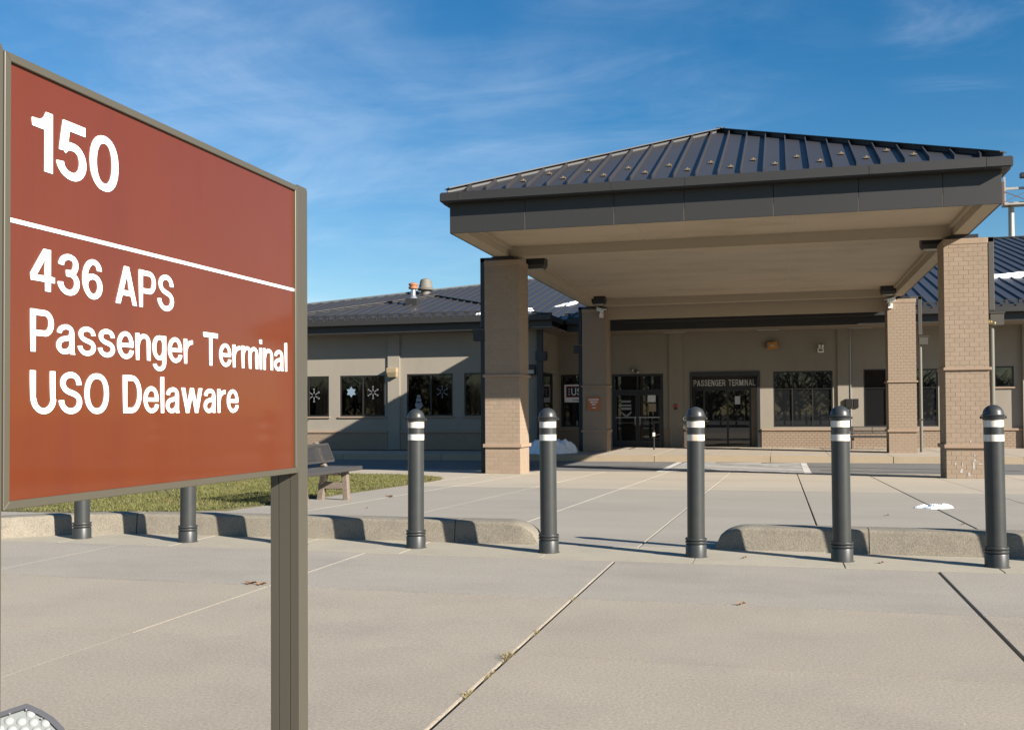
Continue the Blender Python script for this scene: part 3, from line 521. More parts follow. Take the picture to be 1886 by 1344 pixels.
part('side_wall', sw, 'stucco', term)
for x0, x1, y, p in ((-15.03, -14.53, 37.3, .07), (-9.35, -8.96, 37.3, .05), (-20.6, -20.1, 37.3, .07)):
    part('pilaster', MB().box(x0, x1, y - p, y - .001, FL, WZ - .03), 'stucco', term)
for x0, x1, p in ((-4.36, -3.80, .07), (2.14, 2.60, .07), (8.66, 9.25, .18)):
    part('pilaster', MB().box(x0, x1, 41 - p, 40.999, FL, WZ - .03), 'stucco', term)
def brickwork(x0, x1, y, z0, z1, bl=.20, bh=.095, t=.012):
    mb = MB(); r = 0; z = z0
    while z < z1 - .03:
        zt = min(z + bh - .008, z1 - .002); x = x0 - (bl / 2 if r % 2 else 0)
        while x < x1:
            a, b = max(x, x0), min(x + bl - .010, x1)
            if b - a > .03:
                yy = y - t + rnd.uniform(-.002, .002)
                mb.add([(a, yy, z), (b, yy, z), (b, yy, zt), (a, yy, zt), (a, y, z), (b, y, z), (b, y, zt), (a, y, zt)],
                       [[0, 1, 2, 3], [1, 5, 6, 2], [4, 0, 3, 7], [3, 2, 6, 7], [0, 4, 5, 1]])
            x += bl
        z += bh; r += 1
    return mb
for x0, x1, y in ((-8.94, -6.78, 41.0), (-4.55, -4.38, 41.0), (-3.78, -3.56, 41.0), (-.74, 2.12, 41.0), (2.62, 8.64, 41.0), (9.27, 14, 41.0), (-20.08, -15.05, 37.3), (-14.51, -9.37, 37.3)):
    b = part('brick_base', MB().box(x0, x1, y - .045, y - .002, FL, .41), 'mortar', term)
    part('brickwork', brickwork(x0, x1, y - .045, FL, .40), 'brick', b, kind='stuff')
    part('ledge', MB().box(x0 - .01, x1 + .01, y - .105, y - .003, .41, .495), 'trim', term, bevel=.01)

def window(x0, x1, z0, z1, y, cols, rows, glass='glassdark', sill=True, fw=.055, mw=.05):
    """frame mesh with panes (and a sill) as its children; cols / rows are the inner bar positions"""
    f = MB(); ya, yb = y + .02, y + .10
    f.box(x0, x0 + fw, ya, yb, z0, z1); f.box(x1 - fw, x1, ya, yb, z0, z1)
    f.box(x0 + fw, x1 - fw, ya, yb, z1 - fw, z1); f.box(x0 + fw, x1 - fw, ya, yb, z0, z0 + fw)
    cs = [x0 + fw] + list(cols) + [x1 - fw]; rs = [z0 + fw] + list(rows) + [z1 - fw]
    for c in cols: f.box(c - mw / 2, c + mw / 2, ya + .005, yb - .003, z0 + fw, z1 - fw)
    for r in rows: f.box(x0 + fw, x1 - fw, ya + .008, yb - .006, r - mw / 2, r + mw / 2)
    w = part('window', f, 'frame', term)
    for i in range(len(cs) - 1):
        for j in range(len(rs) - 1):
            e = rnd.uniform(-.0015, .0015)
            part('pane', MB().hexa([(cs[i], y + .06 + e, rs[j]), (cs[i + 1], y + .06 - e, rs[j]), (cs[i + 1], y + .07 - e, rs[j]), (cs[i], y + .07 + e, rs[j])],
                                   [(cs[i], y + .06 + e, rs[j + 1]), (cs[i + 1], y + .06 - e, rs[j + 1]), (cs[i + 1], y + .07 - e, rs[j + 1]), (cs[i], y + .07 + e, rs[j + 1])]), glass, w)
    if sill: part('sill', MB().box(x0 - .06, x1 + .06, y - .06, y + .10, z0 - .065, z0 - .003), 'trim', w, bevel=.008)
    return w
window(-8.84, -7.30, .58, 2.75, 41.0, [], [], sill=False)
window(-.28, 1.95, .56, 2.745, 41.0, [.44, 1.20], [2.05], sill=False)
window(3.09, 3.95, .56, 2.775, 41.0, [], [2.05], sill=False)
window(4.45, 5.76, .57, 2.755, 41.0, [5.0], [2.05], sill=False)
window(7.35, 8.39, 2.04, 2.81, 41.0, [], [])
window(10.2, 12.4, .56, 2.75, 41.0, [10.95, 11.7], [2.05], sill=False)
wing_windows = [window(h[0], h[1], h[2], h[3], 37.3, [m], [], glass='glass') for h, m in zip(WW, (-18.5, -16.13, -13.26, -10.95))]
# side window
f = MB(); f.box(-8.99, -8.93, 38.2, 38.27, .56, 2.75).box(-8.99, -8.93, 39.78, 39.85, .56, 2.75).box(-8.99, -8.93, 38.27, 39.78, 2.68, 2.75).box(-8.99, -8.93, 38.27, 39.78, .56, .63)
sidew = part('window', f, 'frame', term); part('pane', MB().box(-8.985, -8.975, 38.27, 39.78, .63, 2.68), 'glassdark', sidew)
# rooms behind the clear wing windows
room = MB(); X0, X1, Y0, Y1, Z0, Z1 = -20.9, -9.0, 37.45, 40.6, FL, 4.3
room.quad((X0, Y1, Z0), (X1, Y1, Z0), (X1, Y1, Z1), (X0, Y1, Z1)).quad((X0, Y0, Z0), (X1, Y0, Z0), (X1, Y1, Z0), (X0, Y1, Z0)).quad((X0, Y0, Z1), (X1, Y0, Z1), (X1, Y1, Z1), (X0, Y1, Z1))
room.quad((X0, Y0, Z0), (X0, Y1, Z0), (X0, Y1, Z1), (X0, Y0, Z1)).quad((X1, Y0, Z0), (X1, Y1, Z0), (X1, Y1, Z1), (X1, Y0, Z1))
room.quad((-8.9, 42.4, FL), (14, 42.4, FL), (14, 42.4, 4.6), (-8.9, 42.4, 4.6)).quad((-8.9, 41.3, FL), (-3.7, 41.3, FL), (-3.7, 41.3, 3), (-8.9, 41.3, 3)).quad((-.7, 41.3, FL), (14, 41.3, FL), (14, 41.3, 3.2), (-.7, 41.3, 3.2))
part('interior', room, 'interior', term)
def curtain(x0, x1, z0, z1, y, lean=0.0, amp=.04, wl=.16):
    n = max(6, int((x1 - x0) / .03)); mb = MB(); vs = []
    for i in range(n + 1):
        t = i / n
        for k, z in enumerate((z0, (z0 + z1) / 2, z1)):
            vs.append((x0 + (x1 - x0) * t + lean * (0, .25, 1)[k], y + amp * math.sin(t * (x1 - x0) / wl * 6.283 + k * .5), z))
    return mb.add(vs, [[i * 3 + k, i * 3 + k + 1, i * 3 + k + 4, i * 3 + k + 3] for i in range(n) for k in range(2)])
for wi, x0, x1, z0, z1, ln in ((0, -18.35, -17.7, 1.1, 2.7, .1), (1, -16.35, -15.25, 1.1, 2.72, -.1), (1, -16.5, -16.3, 1.6, 2.72, .12), (3, -11.8, -11.0, 1.1, 2.72, .15), (3, -10.7, -10.05, 1.1, 2.72, 0.05)):
    part('curtain', curtain(x0, x1, z0, z1, 37.62, ln), 'curtain', wing_windows[wi])
def flake(cx_, cz, r, mat, wi, fat=False):
    mb = MB(); y = 37.352
    for k in range(6):
        a = math.pi / 6 + k * math.pi / 3; d = Vector((math.cos(a), 0, math.sin(a))); c = Vector((cx_, y, cz)); s = Vector((-math.sin(a), 0, math.cos(a)))
        if fat: mb.prism([c, c + d * r * .55 + s * r * .30, c + d * r, c + d * r * .55 - s * r * .30], (0, .003, 0))
        else:
            mb.prism([c + d * r * .25 + s * .012, c + d * r + s * .012, c + d * r - s * .012, c + d * r * .25 - s * .012], (0, .003, 0))
            mb.prism([c + d * r * .95 + s * r * .16, c + d * r * 1.05, c + d * r * .95 - s * r * .16, c + d * r * .66], (0, .002, 0))
    part('snowflake_decal', mb, mat, wing_windows[wi])
flake(-18.28, 1.93, .27, 'palevinyl', 0); flake(-16.65, 2.05, .22, 'bluevinyl', 1, True); flake(-15.71, 2.02, .25, 'palevinyl', 1); flake(-12.8, 2.02, .24, 'palevinyl', 2)
sm = MB()
for dz, r in ((0, .15), (.19, .11), (.34, .075)): sm.cyl((-13.78, 37.352, 1.50 + dz), (-13.78, 37.356, 1.50 + dz), r, n=20)
part('snowman_decal', sm, 'palevinyl', wing_windows[2])

# ---- glass double doors on the left of the court
d = MB(); x0, x1 = -6.70, -4.60
d.box(x0, x0 + .10, 41.02, 41.12, FL, 2.735).box(x1 - .10, x1, 41.02, 41.12, FL, 2.735).box(x0 + .10, x1 - .10, 41.02, 41.12, 2.64, 2.735).box(x0 + .10, x1 - .10, 41.02, 41.12, 1.97, 2.09).box(-5.68, -5.62, 41.025, 41.11, 2.09, 2.64)
dd = part('double_door', d, 'black', term)
for a, b in ((-6.60, -5.68), (-5.62, -4.70)):
    part('transom_pane', MB().box(a, b, 41.06, 41.07, 2.09, 2.64), 'glassdark', dd)
for a, b, hx in ((-6.595, -5.655, -5.75), (-5.645, -4.705, -5.55)):
    l = MB(); l.box(a, a + .09, 41.03, 41.08, FL + .01, 1.96).box(b - .09, b, 41.03, 41.08, FL + .01, 1.96).box(a + .09, b - .09, 41.03, 41.08, 1.86, 1.96).box(a + .09, b - .09, 41.03, 41.08, FL + .01, .02)
    part('door_leaf', l, 'black', dd)
    part('pane', MB().box(a + .09, b - .09, 41.05, 41.06, .02, 1.86), 'glassdark', dd)
    for z in (.74, .96): part('push_bar', MB().box(a + .04, b - .04, 40.985, 41.02, z - .018, z + .018), 'galv' if z > .9 else 'downpipe', dd)
    part('door_handle', MB().cyl((hx, 40.97, .64), (hx, 40.97, 1.0), .014), 'galv', dd)
emb = MB()
for z0_, w_, h_ in ((1.62, .40, .10), (1.46, .42, .09), (1.33, .42, .12)): emb.box(-6.33, -6.33 + w_, 41.044, 41.047, z0_ - h_ / 2, z0_ + h_ / 2 - .02)
emb.prism([(-6.35, 41.044, 1.22), (-6.12, 41.044, 1.06), (-5.88, 41.044, 1.22), (-5.93, 41.044, 1.11), (-6.12, 41.044, .93), (-6.30, 41.044, 1.11)], (0, .003, 0))
part('door_decal', emb, 'palevinyl', dd)
part('notice', MB().box(-5.24, -4.92, 41.044, 41.047, 1.58, 1.88), 'paper', dd)
part('notice', MB().box(-5.20, -4.90, 41.043, 41.047, 1.20, 1.52), 'tanpaper', dd)

# ---- recessed main entrance under its lettered band
x0, x1 = -3.53, -.79; RB = 41.95
fr = MB(); fr.box(x0, x0 + .09, 40.96, 41.13, FL, 2.77).box(x1 - .11, x1, 40.96, 41.13, FL, 2.77).box(x0 + .09, x1 - .11, 40.955, 41.13, 2.58, 2.77)
ent = part('main_entrance', fr, 'black', term)
rc = MB(); rc.quad((x0 + .05, 41.10, FL), (x0 + .05, RB + .1, FL), (x0 + .05, RB + .1, 2.6), (x0 + .05, 41.10, 2.6)).quad((x1 - .05, 41.10, FL), (x1 - .05, RB + .1, FL), (x1 - .05, RB + .1, 2.6), (x1 - .05, 41.10, 2.6)).quad((x0, 41.10, 2.6), (x1, 41.10, 2.6), (x1, RB + .1, 2.6), (x0, RB + .1, 2.6))
part('recess_lining', rc, 'frame', ent)
part('lettered_band', MB().box(x0 + .051, x1 - .051, RB, RB + .1, 2.13, 2.598), 'bronze', ent)
lettering('entrance_lettering', 'PASSENGER TERMINAL', (-3.46, RB - .002, 2.225), (1, 0, 0), (0, 0, 1), (0, -1, 0), .25, 2.47, 'letterwhite', ent, .02, 2.2)
pier = part('entrance_pier', MB().box(-1.16, x1 - .06, RB, RB + .2, FL, 2.13), 'stucco', ent)
part('ledge', MB().box(-1.14, x1 - .07, RB - .06, RB - .002, .41, .495), 'trim', ent)
el = MB(); a, b = x0 + .051, -1.16
for q in (a, -3.08, -2.14, -1.24): el.box(q, q + .08, RB + .01, RB + .08, FL, 2.12)
el.box(a, b, RB + .012, RB + .079, 2.04, 2.12)
part('door_frame', el, 'frame', ent)
for q0, q1 in ((a + .08, -3.08), (-3.0, -2.14), (-2.06, -1.24)): part('pane', MB().box(q0, q1, RB + .04, RB + .05, FL, 2.04), 'glassdark', ent)
part('push_bar', MB().box(-3.0, -1.24, RB - .03, RB - .005, .77, .80), 'downpipe', ent)
part('notice', MB().box(-1.81, -1.60, RB + .03, RB + .034, 1.47, 1.80), 'paper', ent)

# ---- eaves: gutter, fascia, soffit
def eaves(xa, xb, yg, zt, zb, zs, ywall, name_end=None):
    part('gutter', MB().box(xa, xb, yg, yg + .24, zb, zt), 'bronze', term, bevel=.012)
    part('fascia', MB().box(xa + .02, xb - .02, yg + .25, yg + .30, zs - .028, zb + .03), 'bronze', term)
    part('eave_backing', MB().box(xa + .02, xb - .02, yg + .31, yg + .33, zs + .002, zt + .1), 'bronze', term)
    part('soffit', MB().box(xa + .03, xb - .03, yg + .302, ywall - .004, zs - .025, zs), 'soffit', term)
eaves(-8.13, 20, 38.62, 4.83, 4.63, 4.37, 41.0)
eaves(-21.6, -8.16, 36.16, 4.80, 4.60, 4.34, 37.3)
part('gutter', MB().box(-8.40, -8.17, 36.41, 38.6, 4.60, 4.80), 'bronze', term)
part('soffit', MB().box(-8.948, -8.115, 36.405, 40.995, 4.345, 4.372), 'soffit', term)
part('fascia', MB().box(-8.46, -8.41, 36.45, 38.8, 4.376, 4.62), 'bronze', term)

# ---- roofs of standing seam panels
def slope_panel(xa, xb, top, y0, z0, p, rib=.055, kinks=()):
    ks = [xa] + [k for k in kinks if xa < k < xb] + [xb]
    tops = [(x, max(.02, top(x))) for x in ks]
    poly = [(xa, y0, z0), (xb, y0, z0)] + [(x, y0 + t, z0 + p * t) for x, t in reversed(tops)]
    mb = MB().prism(poly, (0, 0, -.03))
    t = top(xb)
    if t > .12:
        for dx in (0,):
            mb.hexa([(xb - .014, y0, z0), (xb + .014, y0, z0), (xb + .014, y0 + t, z0 + p * t), (xb - .014, y0 + t, z0 + p * t)],
                    [(xb - .012, y0, z0 + rib), (xb + .012, y0, z0 + rib), (xb + .012, y0 + t, z0 + p * t + rib), (xb - .012, y0 + t, z0 + p * t + rib)])
    return mb
# wing roof: a low pyramid
WX0, WX1, WY, WZE, WP = -21.48, -8.40, 36.4, 4.81, .25
wtop = lambda x: min(x - WX0, WX1 - x)
wr = MB(); xm = (WX0 + WX1) / 2; ax = (xm, WY + 6.54, WZE + WP * 6.54)
wr.quad((WX1, WY, WZE), ax, (xm, 46, ax[2]), (WX1, 46, WZE)).quad((WX0, WY, WZE), (WX0, 46, WZE), (xm, 46, ax[2]), ax)
wing_roof = part('wing_roof', wr, 'roof', term)
n = 29; dx = (WX1 - WX0) / n
for i in range(n): part('roof_panel', slope_panel(WX0 + i * dx, WX0 + (i + 1) * dx, wtop, WY, WZE, WP, kinks=(xm,)), 'roof', wing_roof)
for k in range(9):
    y = WY + 1.0 + k * .45 * 1.0
    tt = y - WY; part('roof_rib', MB().bar((WX1 - .02, y, WZE + .03), (WX1 - tt, y, WZE + WP * tt + .03), .025, .06), 'roof', wing_roof)
for xx in (WX0, WX1): part('hip_cap', MB().bar((xx, WY, WZE + .06), (ax[0], ax[1], ax[2] + .06), .2, .022).bar((xx, WY, WZE + .02), (ax[0], ax[1], ax[2] + .02), .03, .07), 'hip', wing_roof)
part('ridge_cap', MB().bar((ax[0], ax[1], ax[2] + .05), (xm, 46, ax[2] + .05), .2, .05), 'roof', wing_roof)
# main roof
MY, MZE, MP = 38.85, 4.84, .25
mtop = lambda x: max(.05, min(25.6, (x + 32.9) * .715))
mr = MB(); mr.quad((3.0, MY + 25.6, MZE + MP * 25.6 - .01), (22, MY + 25.6, MZE + MP * 25.6 - .01), (22, MY + 52, MZE - .1), (3, MY + 52, MZE - .1))
mr.quad((-32.9, MY, MZE), (3.0, MY + 25.6, MZE + MP * 25.6 - .02), (-32.9, MY + 51.2, MZE))
main_roof = part('main_roof', mr, 'roof', term)
part('side_wall', MB().box(-31.6, -21.02, 40.4, 88.8, FL - .3, 4.86), 'stucco', term)
part('gutter', MB().box(-32.95, -21.7, 38.62, 38.86, 4.63, 4.83), 'bronze', term)
part('soffit', MB().box(-32.8, -21.1, 38.87, 40.39, 4.60, 4.63), 'soffit', term)
i = 0; x = -32.4; mid = MB()
while x < 20:
    sp = slope_panel(x, x + .46, mtop, MY, MZE, MP, rib=.06)
    if -7.2 < x < 3.4 or x > 13.5 or x < -25: mid.add(sp.v, sp.f)
    else: part('roof_panel', sp, 'roof', main_roof)
    x += .46
part('roof_panel', mid, 'roof', main_roof, kind='stuff')
part('hip_cap', MB().bar((-32.9, MY, MZE + .05), (2.9, MY + 25.6, MZE + MP * 25.6 + .05), .2, .06), 'hip', main_roof)
part('ridge_cap', MB().bar((2.9, MY + 25.6, MZE + MP * 25.6 + .05), (22, MY + 25.6, MZE + MP * 25.6 + .05), .22, .06), 'roof', main_roof)
def snow_rail(xa, xb, y0, z0, p, dist, parent):
    yy, zz_ = y0 + dist, z0 + p * dist
    part('snow_rail', MB().bar((xa, yy, zz_ + .15), (xb, yy, zz_ + .15), .03, .035).bar((xa, yy, zz_ + .09), (xb, yy, zz_ + .09), .02, .02), 'bronze', parent)
    mb = MB(); x = xa + .2
    while x < xb:
        mb.box(x - .045, x + .045, yy - .05, yy + .05, zz_ - .02, zz_ + .17); x += .455
    part('rail_bracket', mb, 'bronze', parent, kind='stuff')
snow_rail(-20.9, -8.9, WY, WZE, WP, .42, wing_roof)
snow_rail(-8.3, 19.5, MY, MZE, MP, .42, main_roof)
# vents on the roofs
fl = part('flue', MB().box(-15.45, -14.95, 40.3, 40.8, 5.62, 6.08), 'bronze', wing_roof)
part('flue_pipe', MB().cyl((-15.18, 40.55, 6.07), (-15.18, 40.55, 6.22), .20, .11).cyl((-15.18, 40.55, 6.2), (-15.18, 40.55, 6.50), .105), 'galv', wing_roof, smooth=True)
part('flue_cap', MB().lathe([(.11, 0), (.20, .02), (.21, .10), (.16, .11), (.16, .16), (.20, .17), (.20, .24), (.10, .28)], (-15.18, 40.55, 6.49), 18), 'copper', wing_roof, smooth=True)
part('exhaust_fan', MB().lathe([(.24, -.5), (.24, 0), (.41, .02), (.43, .10), (.35, .15), (.33, .30), (.30, .35), (.29, .48), (.24, .57), (.10, .62)], (-17.52, 48.6, 7.45), 20), 'fan', main_roof, smooth=True)

def snow_slab(name, pts, zf, th, label, loc):
    """a lump of lying snow: fan of rings over an outline"""
    from mathutils import noise as mn
    c = Vector((sum(p[0] for p in pts) / len(pts), sum(p[1] for p in pts) / len(pts), 0)); out = []
    for i in range(len(pts)):
        a, b = Vector((*pts[i - 1], 0)), Vector((*pts[i], 0))
        for k in range(9): out.append(a.lerp(b, k / 9))
    size = max((p - c).length for p in out); n_ = len(out); R_ = 16; vs = []
    for k in range(R_):
        s_ = 1 - k / R_; e = min(1, (1 - s_) * 3.2)
        for p in out:
            d = (p - c).normalized(); w = 1 + .16 * mn.noise(Vector((d.x * 2.5, d.y * 2.5, size)))+ .07 * mn.noise(Vector((d.x * 9, d.y * 9, 3)))
            q = c + (p - c) * (s_ * w); u = Vector((q.x, q.y, 0)) * (2.2 / size)
            h = math.sqrt(e) * (.78 + .48 * mn.noise(u) + .38 * mn.noise(u * 2.7) + .22 * mn.noise(u * 6.1))
            vs.append((q.x, q.y, zf(q.x, q.y) + th * (max(.05, h) if k else -.06)))
    vs.append((c.x, c.y, zf(c.x, c.y) + th * .8))
    mb = MB(); fs = [[k * n_ + i, k * n_ + (i + 1) % n_, (k + 1) * n_ + (i + 1) % n_, (k + 1) * n_ + i] for k in range(R_ - 1) for i in range(n_)]
    fs += [[(R_ - 1) * n_ + i, (R_ - 1) * n_ + (i + 1) % n_, R_ * n_] for i in range(n_)]
    mb.add(vs, fs)
    return solo(name, mb, 'snow', label, 'snow', loc, smooth=True)
zw = lambda x, y: WZE + WP * max(0, min(y - WY, WX1 - x)); zm = lambda x, y: MZE + MP * (y - MY)
snow_slab('snow_patch', [(-11.2, 36.75), (-9.4, 36.7), (-8.9, 37.1), (-9.7, 38.3), (-11.2, 38.2)], zw, .22, 'bright sunlit snow lying at the end of the wing roof beside the near left column', (-10, 37.4, 5))
snow_slab('snow_patch', [(-9.5, 42.4), (-8.9, 42.5), (-8.4, 43.6), (-7.6, 44.6), (-8.0, 44.9), (-8.9, 43.7)], zm, .06, 'thin snow streak on the main roof seen under the left canopy beam', (-9, 43, 6))
snow_slab('snow_patch', [(8.3, 46.6), (9.6, 46.3), (11.0, 46.6), (12.6, 46.2), (13.0, 47.3), (11.0, 47.6), (9.4, 47.3)], zm, .16, 'long white snow strip across the roof right of the near right column', (10, 47, 7))
snow_slab('snow_patch', [(8.6, 39.0), (11.5, 38.98), (11.6, 39.2), (8.7, 39.22)], zm, .10, 'thin snow remnant along the snow rail at the far right roof edge', (10, 39.1, 5))

# ================================================================== CANOPY OVER THE DRIVE
XL, XR, YF, ZB, ZC = -6.80, 4.02, 20.40, 5.03, 5.28
can = thing('entrance_canopy', 'large square drive-through canopy with dark metal hip roof on four brick columns', 'canopy', (-1.39, 28, 5.0))
for a, b in ((XL + .03, -6.44), (3.70, XR - .03)):
    part('side_beam', MB().box(a, b, YF + .035, 37.2, ZB, 5.62), 'beam', can)
part('side_cornice', MB().box(-6.438, -6.36, YF + .04, 36.0, ZC - .085, ZC + .02), 'beam', can)
part('side_cornice', MB().box(3.62, 3.698, YF + .04, 36.0, ZC - .085, ZC + .02), 'beam', can)
for y in (23.95, 36.0): part('cross_beam', MB().box(-6.437, 3.697, y, y + .42, ZB + .004, 5.5), 'beam', can)
part('bulkhead', MB().box(-6.42, 3.68, 36.52, 36.62, 4.57, 5.3), 'beam', can)
cxs = [-6.43, -3.03, .28, 3.69]
for i in range(3):
    for ya, yb in ((YF + .04, 23.94), (24.375, 29.9), (29.904, 35.99)):
        part('ceiling_panel', MB().box(cxs[i] + .003, cxs[i + 1] - .003, ya, yb, ZC + rnd.uniform(0, .003), ZC + .04), 'ceiling', can)
for x in cxs[1:3]:
    for ya, yb in ((YF + .05, 23.93), (24.39, 35.98)): part('ceiling_batten', MB().box(x - .014, x + .014, ya, yb, ZC - .006, ZC + .01), 'batten', can)
part('roof_deck', MB().box(XL + .05, XR - .05, YF + .1, 43.0, 5.63, 5.70), 'bronze', can)
for x0, x1 in ((XL + .03, XL + .06), (XR - .06, XR - .03)): part('roof_curb', MB().box(x0, x1, YF + .1, 43.0, 5.701, 5.90), 'bronze', can)
fx = [XL, -5.14, -3.26, -1.84, -.1, 1.49, 3.0, XR]
for i in range(len(fx) - 1):
    part('fascia_panel', MB().box(fx[i] + (.004 if i else 0), fx[i + 1] - (.004 if i < len(fx) - 2 else 0), YF, YF + .03 , ZB - .005, 5.72 + rnd.uniform(0, .001)), 'bronze', can, bevel=.003)
for x0, x1 in ((XL, XL + .025), (XR - .025, XR)):
    for k in range(9): part('fascia_panel', MB().box(x0, x1, YF + .035 + k * 2.5, YF + .03 + (k + 1) * 2.5, ZB - .005, 5.72), 'bronze', can)
GX0, GX1, GY, GZ0, GZ1 = -6.94, 4.17, 20.13, 5.655, 5.855
part('gutter', MB().box(GX0, GX1, GY, YF - .03, GZ0, GZ1), 'bronze', can, bevel=.02, seg=2)
for a, b in ((GX0, XL - .01), (XR + .01, GX1)): part('gutter', MB().box(a, b, YF - .025, 43, GZ0, GZ1 - .004), 'bronze', can)
for x in (-6.50, -3.24, -1.76, 1.70, 3.75):
    part('gutter_joint', MB().box(x - .03, x + .03, GY - .004, GY + .01, GZ0 + .02, GZ1 - .02), 'bronze', can)
    rv = MB()
    for s_ in (-.02, .02):
        for k in range(4): rv.sphere((x + s_, GY - .005, GZ0 + .035 + k * .042), .005, 6, 4)
    part('rivet', rv, 'downpipe', can, kind='stuff')
RX0, RX1, RY, RZ, RP_ = -6.75, 3.98, 20.2, 5.865, .431
ctop = lambda x: min(x - RX0, RX1 - x); cxm = (RX0 + RX1) / 2
px_ = []; x = -1.15
while x > RX0: px_.append(x); x -= .4345
x = -1.15 + .4345
while x < RX1: px_.append(x); x += .4345
px_ = [RX0] + sorted(px_) + [RX1]
for i in range(len(px_) - 1):
    part('roof_panel', slope_panel(px_[i], px_[i + 1], ctop, RY, RZ, RP_, rib=.085, kinks=(cxm,)), 'roof', can)
H = (RX1 - RX0) / 2; apex = Vector((cxm, RY + H, RZ + RP_ * H))
sl = MB(); sl.quad((RX0, RY, RZ), apex, (cxm, 51, apex.z), (RX0, 51, RZ)); sl.quad((RX1, RY, RZ), (RX1, 51, RZ), (cxm, 51, apex.z), apex)
for k in range(1, 50):
    y = RY + k * .4345; t = min(H, y - RY)
    if y > 44: break
    sl.bar((RX0, y, RZ + .035), (RX0 + t, y, RZ + RP_ * t + .035), .025, .07); sl.bar((RX1, y, RZ + .035), (RX1 - t, y, RZ + RP_ * t + .035), .025, .07)
part('side_roof', sl, 'roof', can)
for xx in (RX0 - .03, RX1 + .03): part('hip_cap', MB().bar((xx, RY - .03, RZ + .07), apex + Vector((0, 0, .085)), .20, .022).bar((xx, RY - .03, RZ + .02), apex + Vector((0, 0, .035)), .03, .09), 'hip', can)
part('ridge_cap', MB().bar(apex + Vector((0, -.05, .075)), (cxm, 51, apex.z + .075), .2, .05), 'roof', can)
sg = MB().box(-.05, .05, -.04, .04, -.01, .010).hexa([(-.022, -.03, .01), (.022, -.03, .01), (.022, .03, .01), (-.022, .03, .01)], [(-.010, -.008, .05), (.010, -.008, .05), (.010, .008, .05), (-.010, .008, .05)]).bar((-.06, 0, .022), (.06, 0, .022), .014, .01).mesh('snow_guard', (0, 0, 0), [M['guard']], .003)
k = 0
for i in range(3, len(px_) - 4):
    xc = (px_[i] + px_[i + 1]) / 2; t = .62 if k % 2 == 0 else 1.22; k += 1
    if ctop(xc) > t + .3: inst('snow_guard', sg, can, (xc, RY + t, RZ + RP_ * t + .015))

# ================================================================== BRICK COLUMNS
def column(x0, x1, y0, y1, zb, tl, th, label, side, near):
    c = thing('brick_column', label, 'column', ((x0 + x1) / 2, (y0 + y1) / 2, zb), 'brick columns holding up the canopy')
    zt = 4.80; i_ = .0045
    part('core', MB().box(x0 + i_, x1 - i_, y0 + i_, y1 - i_, zb - .06, zt), 'mortar', c)
    bh, bl, g_ = .0985, .1975, .0055
    small = MB(); cells = []; lib = {}
    z = zb; r = 0; T = .05
    while z < zt - .02:
        ztop = min(z + bh, zt)
        off = 0 if r % 2 == 0 else -bl / 2
        faces = [('f', x0, x1), ('l', y0 + T, y1), ('r', y0 + T, y1), ('b', x0 + T, x1 - T)]
        for fc, a, b in faces:
            q = a + off
            while q < b - .02:
                p0, p1 = max(q, a), min(q + bl, b)
                if p1 - p0 > .03: cells.append((fc, p0, p1, z, ztop))
                q += bl
        z += bh; r += 1
    seen = [q for q in cells if q[0] == 'f' or q[0] == side]
    # the bricks nearest the eye line are the ones that show largest and clearest: the front face first
    seen.sort(key=lambda q: (0 if q[0] == 'f' else 1, abs((q[3] + q[4]) / 2 - 1.2)))
    single = set(id(q) for q in seen[:300]) if near else set()
    for q in cells:
        fc, a, b, za, zc = q; j = rnd.uniform(-.0016, .0016)
        g2 = g_ / 2; a2 = a + (0 if abs(a - (x0 if fc in 'fb' else y0 + T)) < 1e-6 else g2); b2 = b - (0 if abs(b - (x1 if fc in 'fb' else y1)) < 1e-6 else g2)
        if fc == 'f': bx = (a2, b2, y0 + j, y0 + T)
        elif fc == 'b': bx = (a2, b2, y1 - T, y1 + j)
        elif fc == 'l': bx = (x0 + j, x0 + T, a2, b2)
        else: bx = (x1 - T, x1 + j, a2, b2)
        z1_, z2_ = za + g2, zc - g2
        if id(q) in single:
            key = (fc, round(b2 - a2, 3), round(z2_ - z1_, 3))
            if key not in lib:
                w_, d_ = bx[1] - bx[0], bx[3] - bx[2]
                lib[key] = MB().box(-w_ / 2, w_ / 2, -d_ / 2, d_ / 2, -(z2_ - z1_) / 2, (z2_ - z1_) / 2).mesh('brick', (0, 0, 0), [M['brick']], .003)
            inst('brick', lib[key], c, ((bx[0] + bx[1]) / 2, (bx[2] + bx[3]) / 2, (z1_ + z2_) / 2))
        else: small.box(*bx, z1_, z2_)
    part('brickwork', small, 'brick', c, kind='stuff')
    for zc, hh, pr in ((tl, .085, .05), (th, .062, .045)):
        part('trim_band', MB().box(x0 - pr, x1 + pr, y0 - pr, y1 + pr, zc - hh / 2, zc + hh / 2), 'trim', c, bevel=.008)
    part('capital', MB().box(x0 - .008, x1 + .008, y0 - .008, y1 + .008, 4.80, 4.93), 'cap', c, bevel=.01)
    part('bearing_plate', MB().box((x0 + x1) / 2 - .28, (x0 + x1) / 2 + .28, y0 + .08, y1 - .08, 4.93, 5.028), 'black', c)
    return c
column(-7.015, -6.13, 23.7, 24.585, zp(23.7), .385, 2.095, 'near left tan brick column, its foot sunlit below a hard shadow line', 'r', True)
nrc = column(3.48, 4.365, 23.7, 24.585, zp(23.7), .40, 2.085, 'near right sunlit brick column with white scuff marks near its foot', 'l', True)
column(-6.97, -6.08, 36.05, 36.93, FL, .50, 2.125, 'far left shaded brick column carrying the small brown sign', 'r', False)
column(3.51, 4.40, 36.05, 36.93, FL, .50, 2.15, 'far right sunlit brick column beside the paned window', 'l', False)
sc_ = MB()
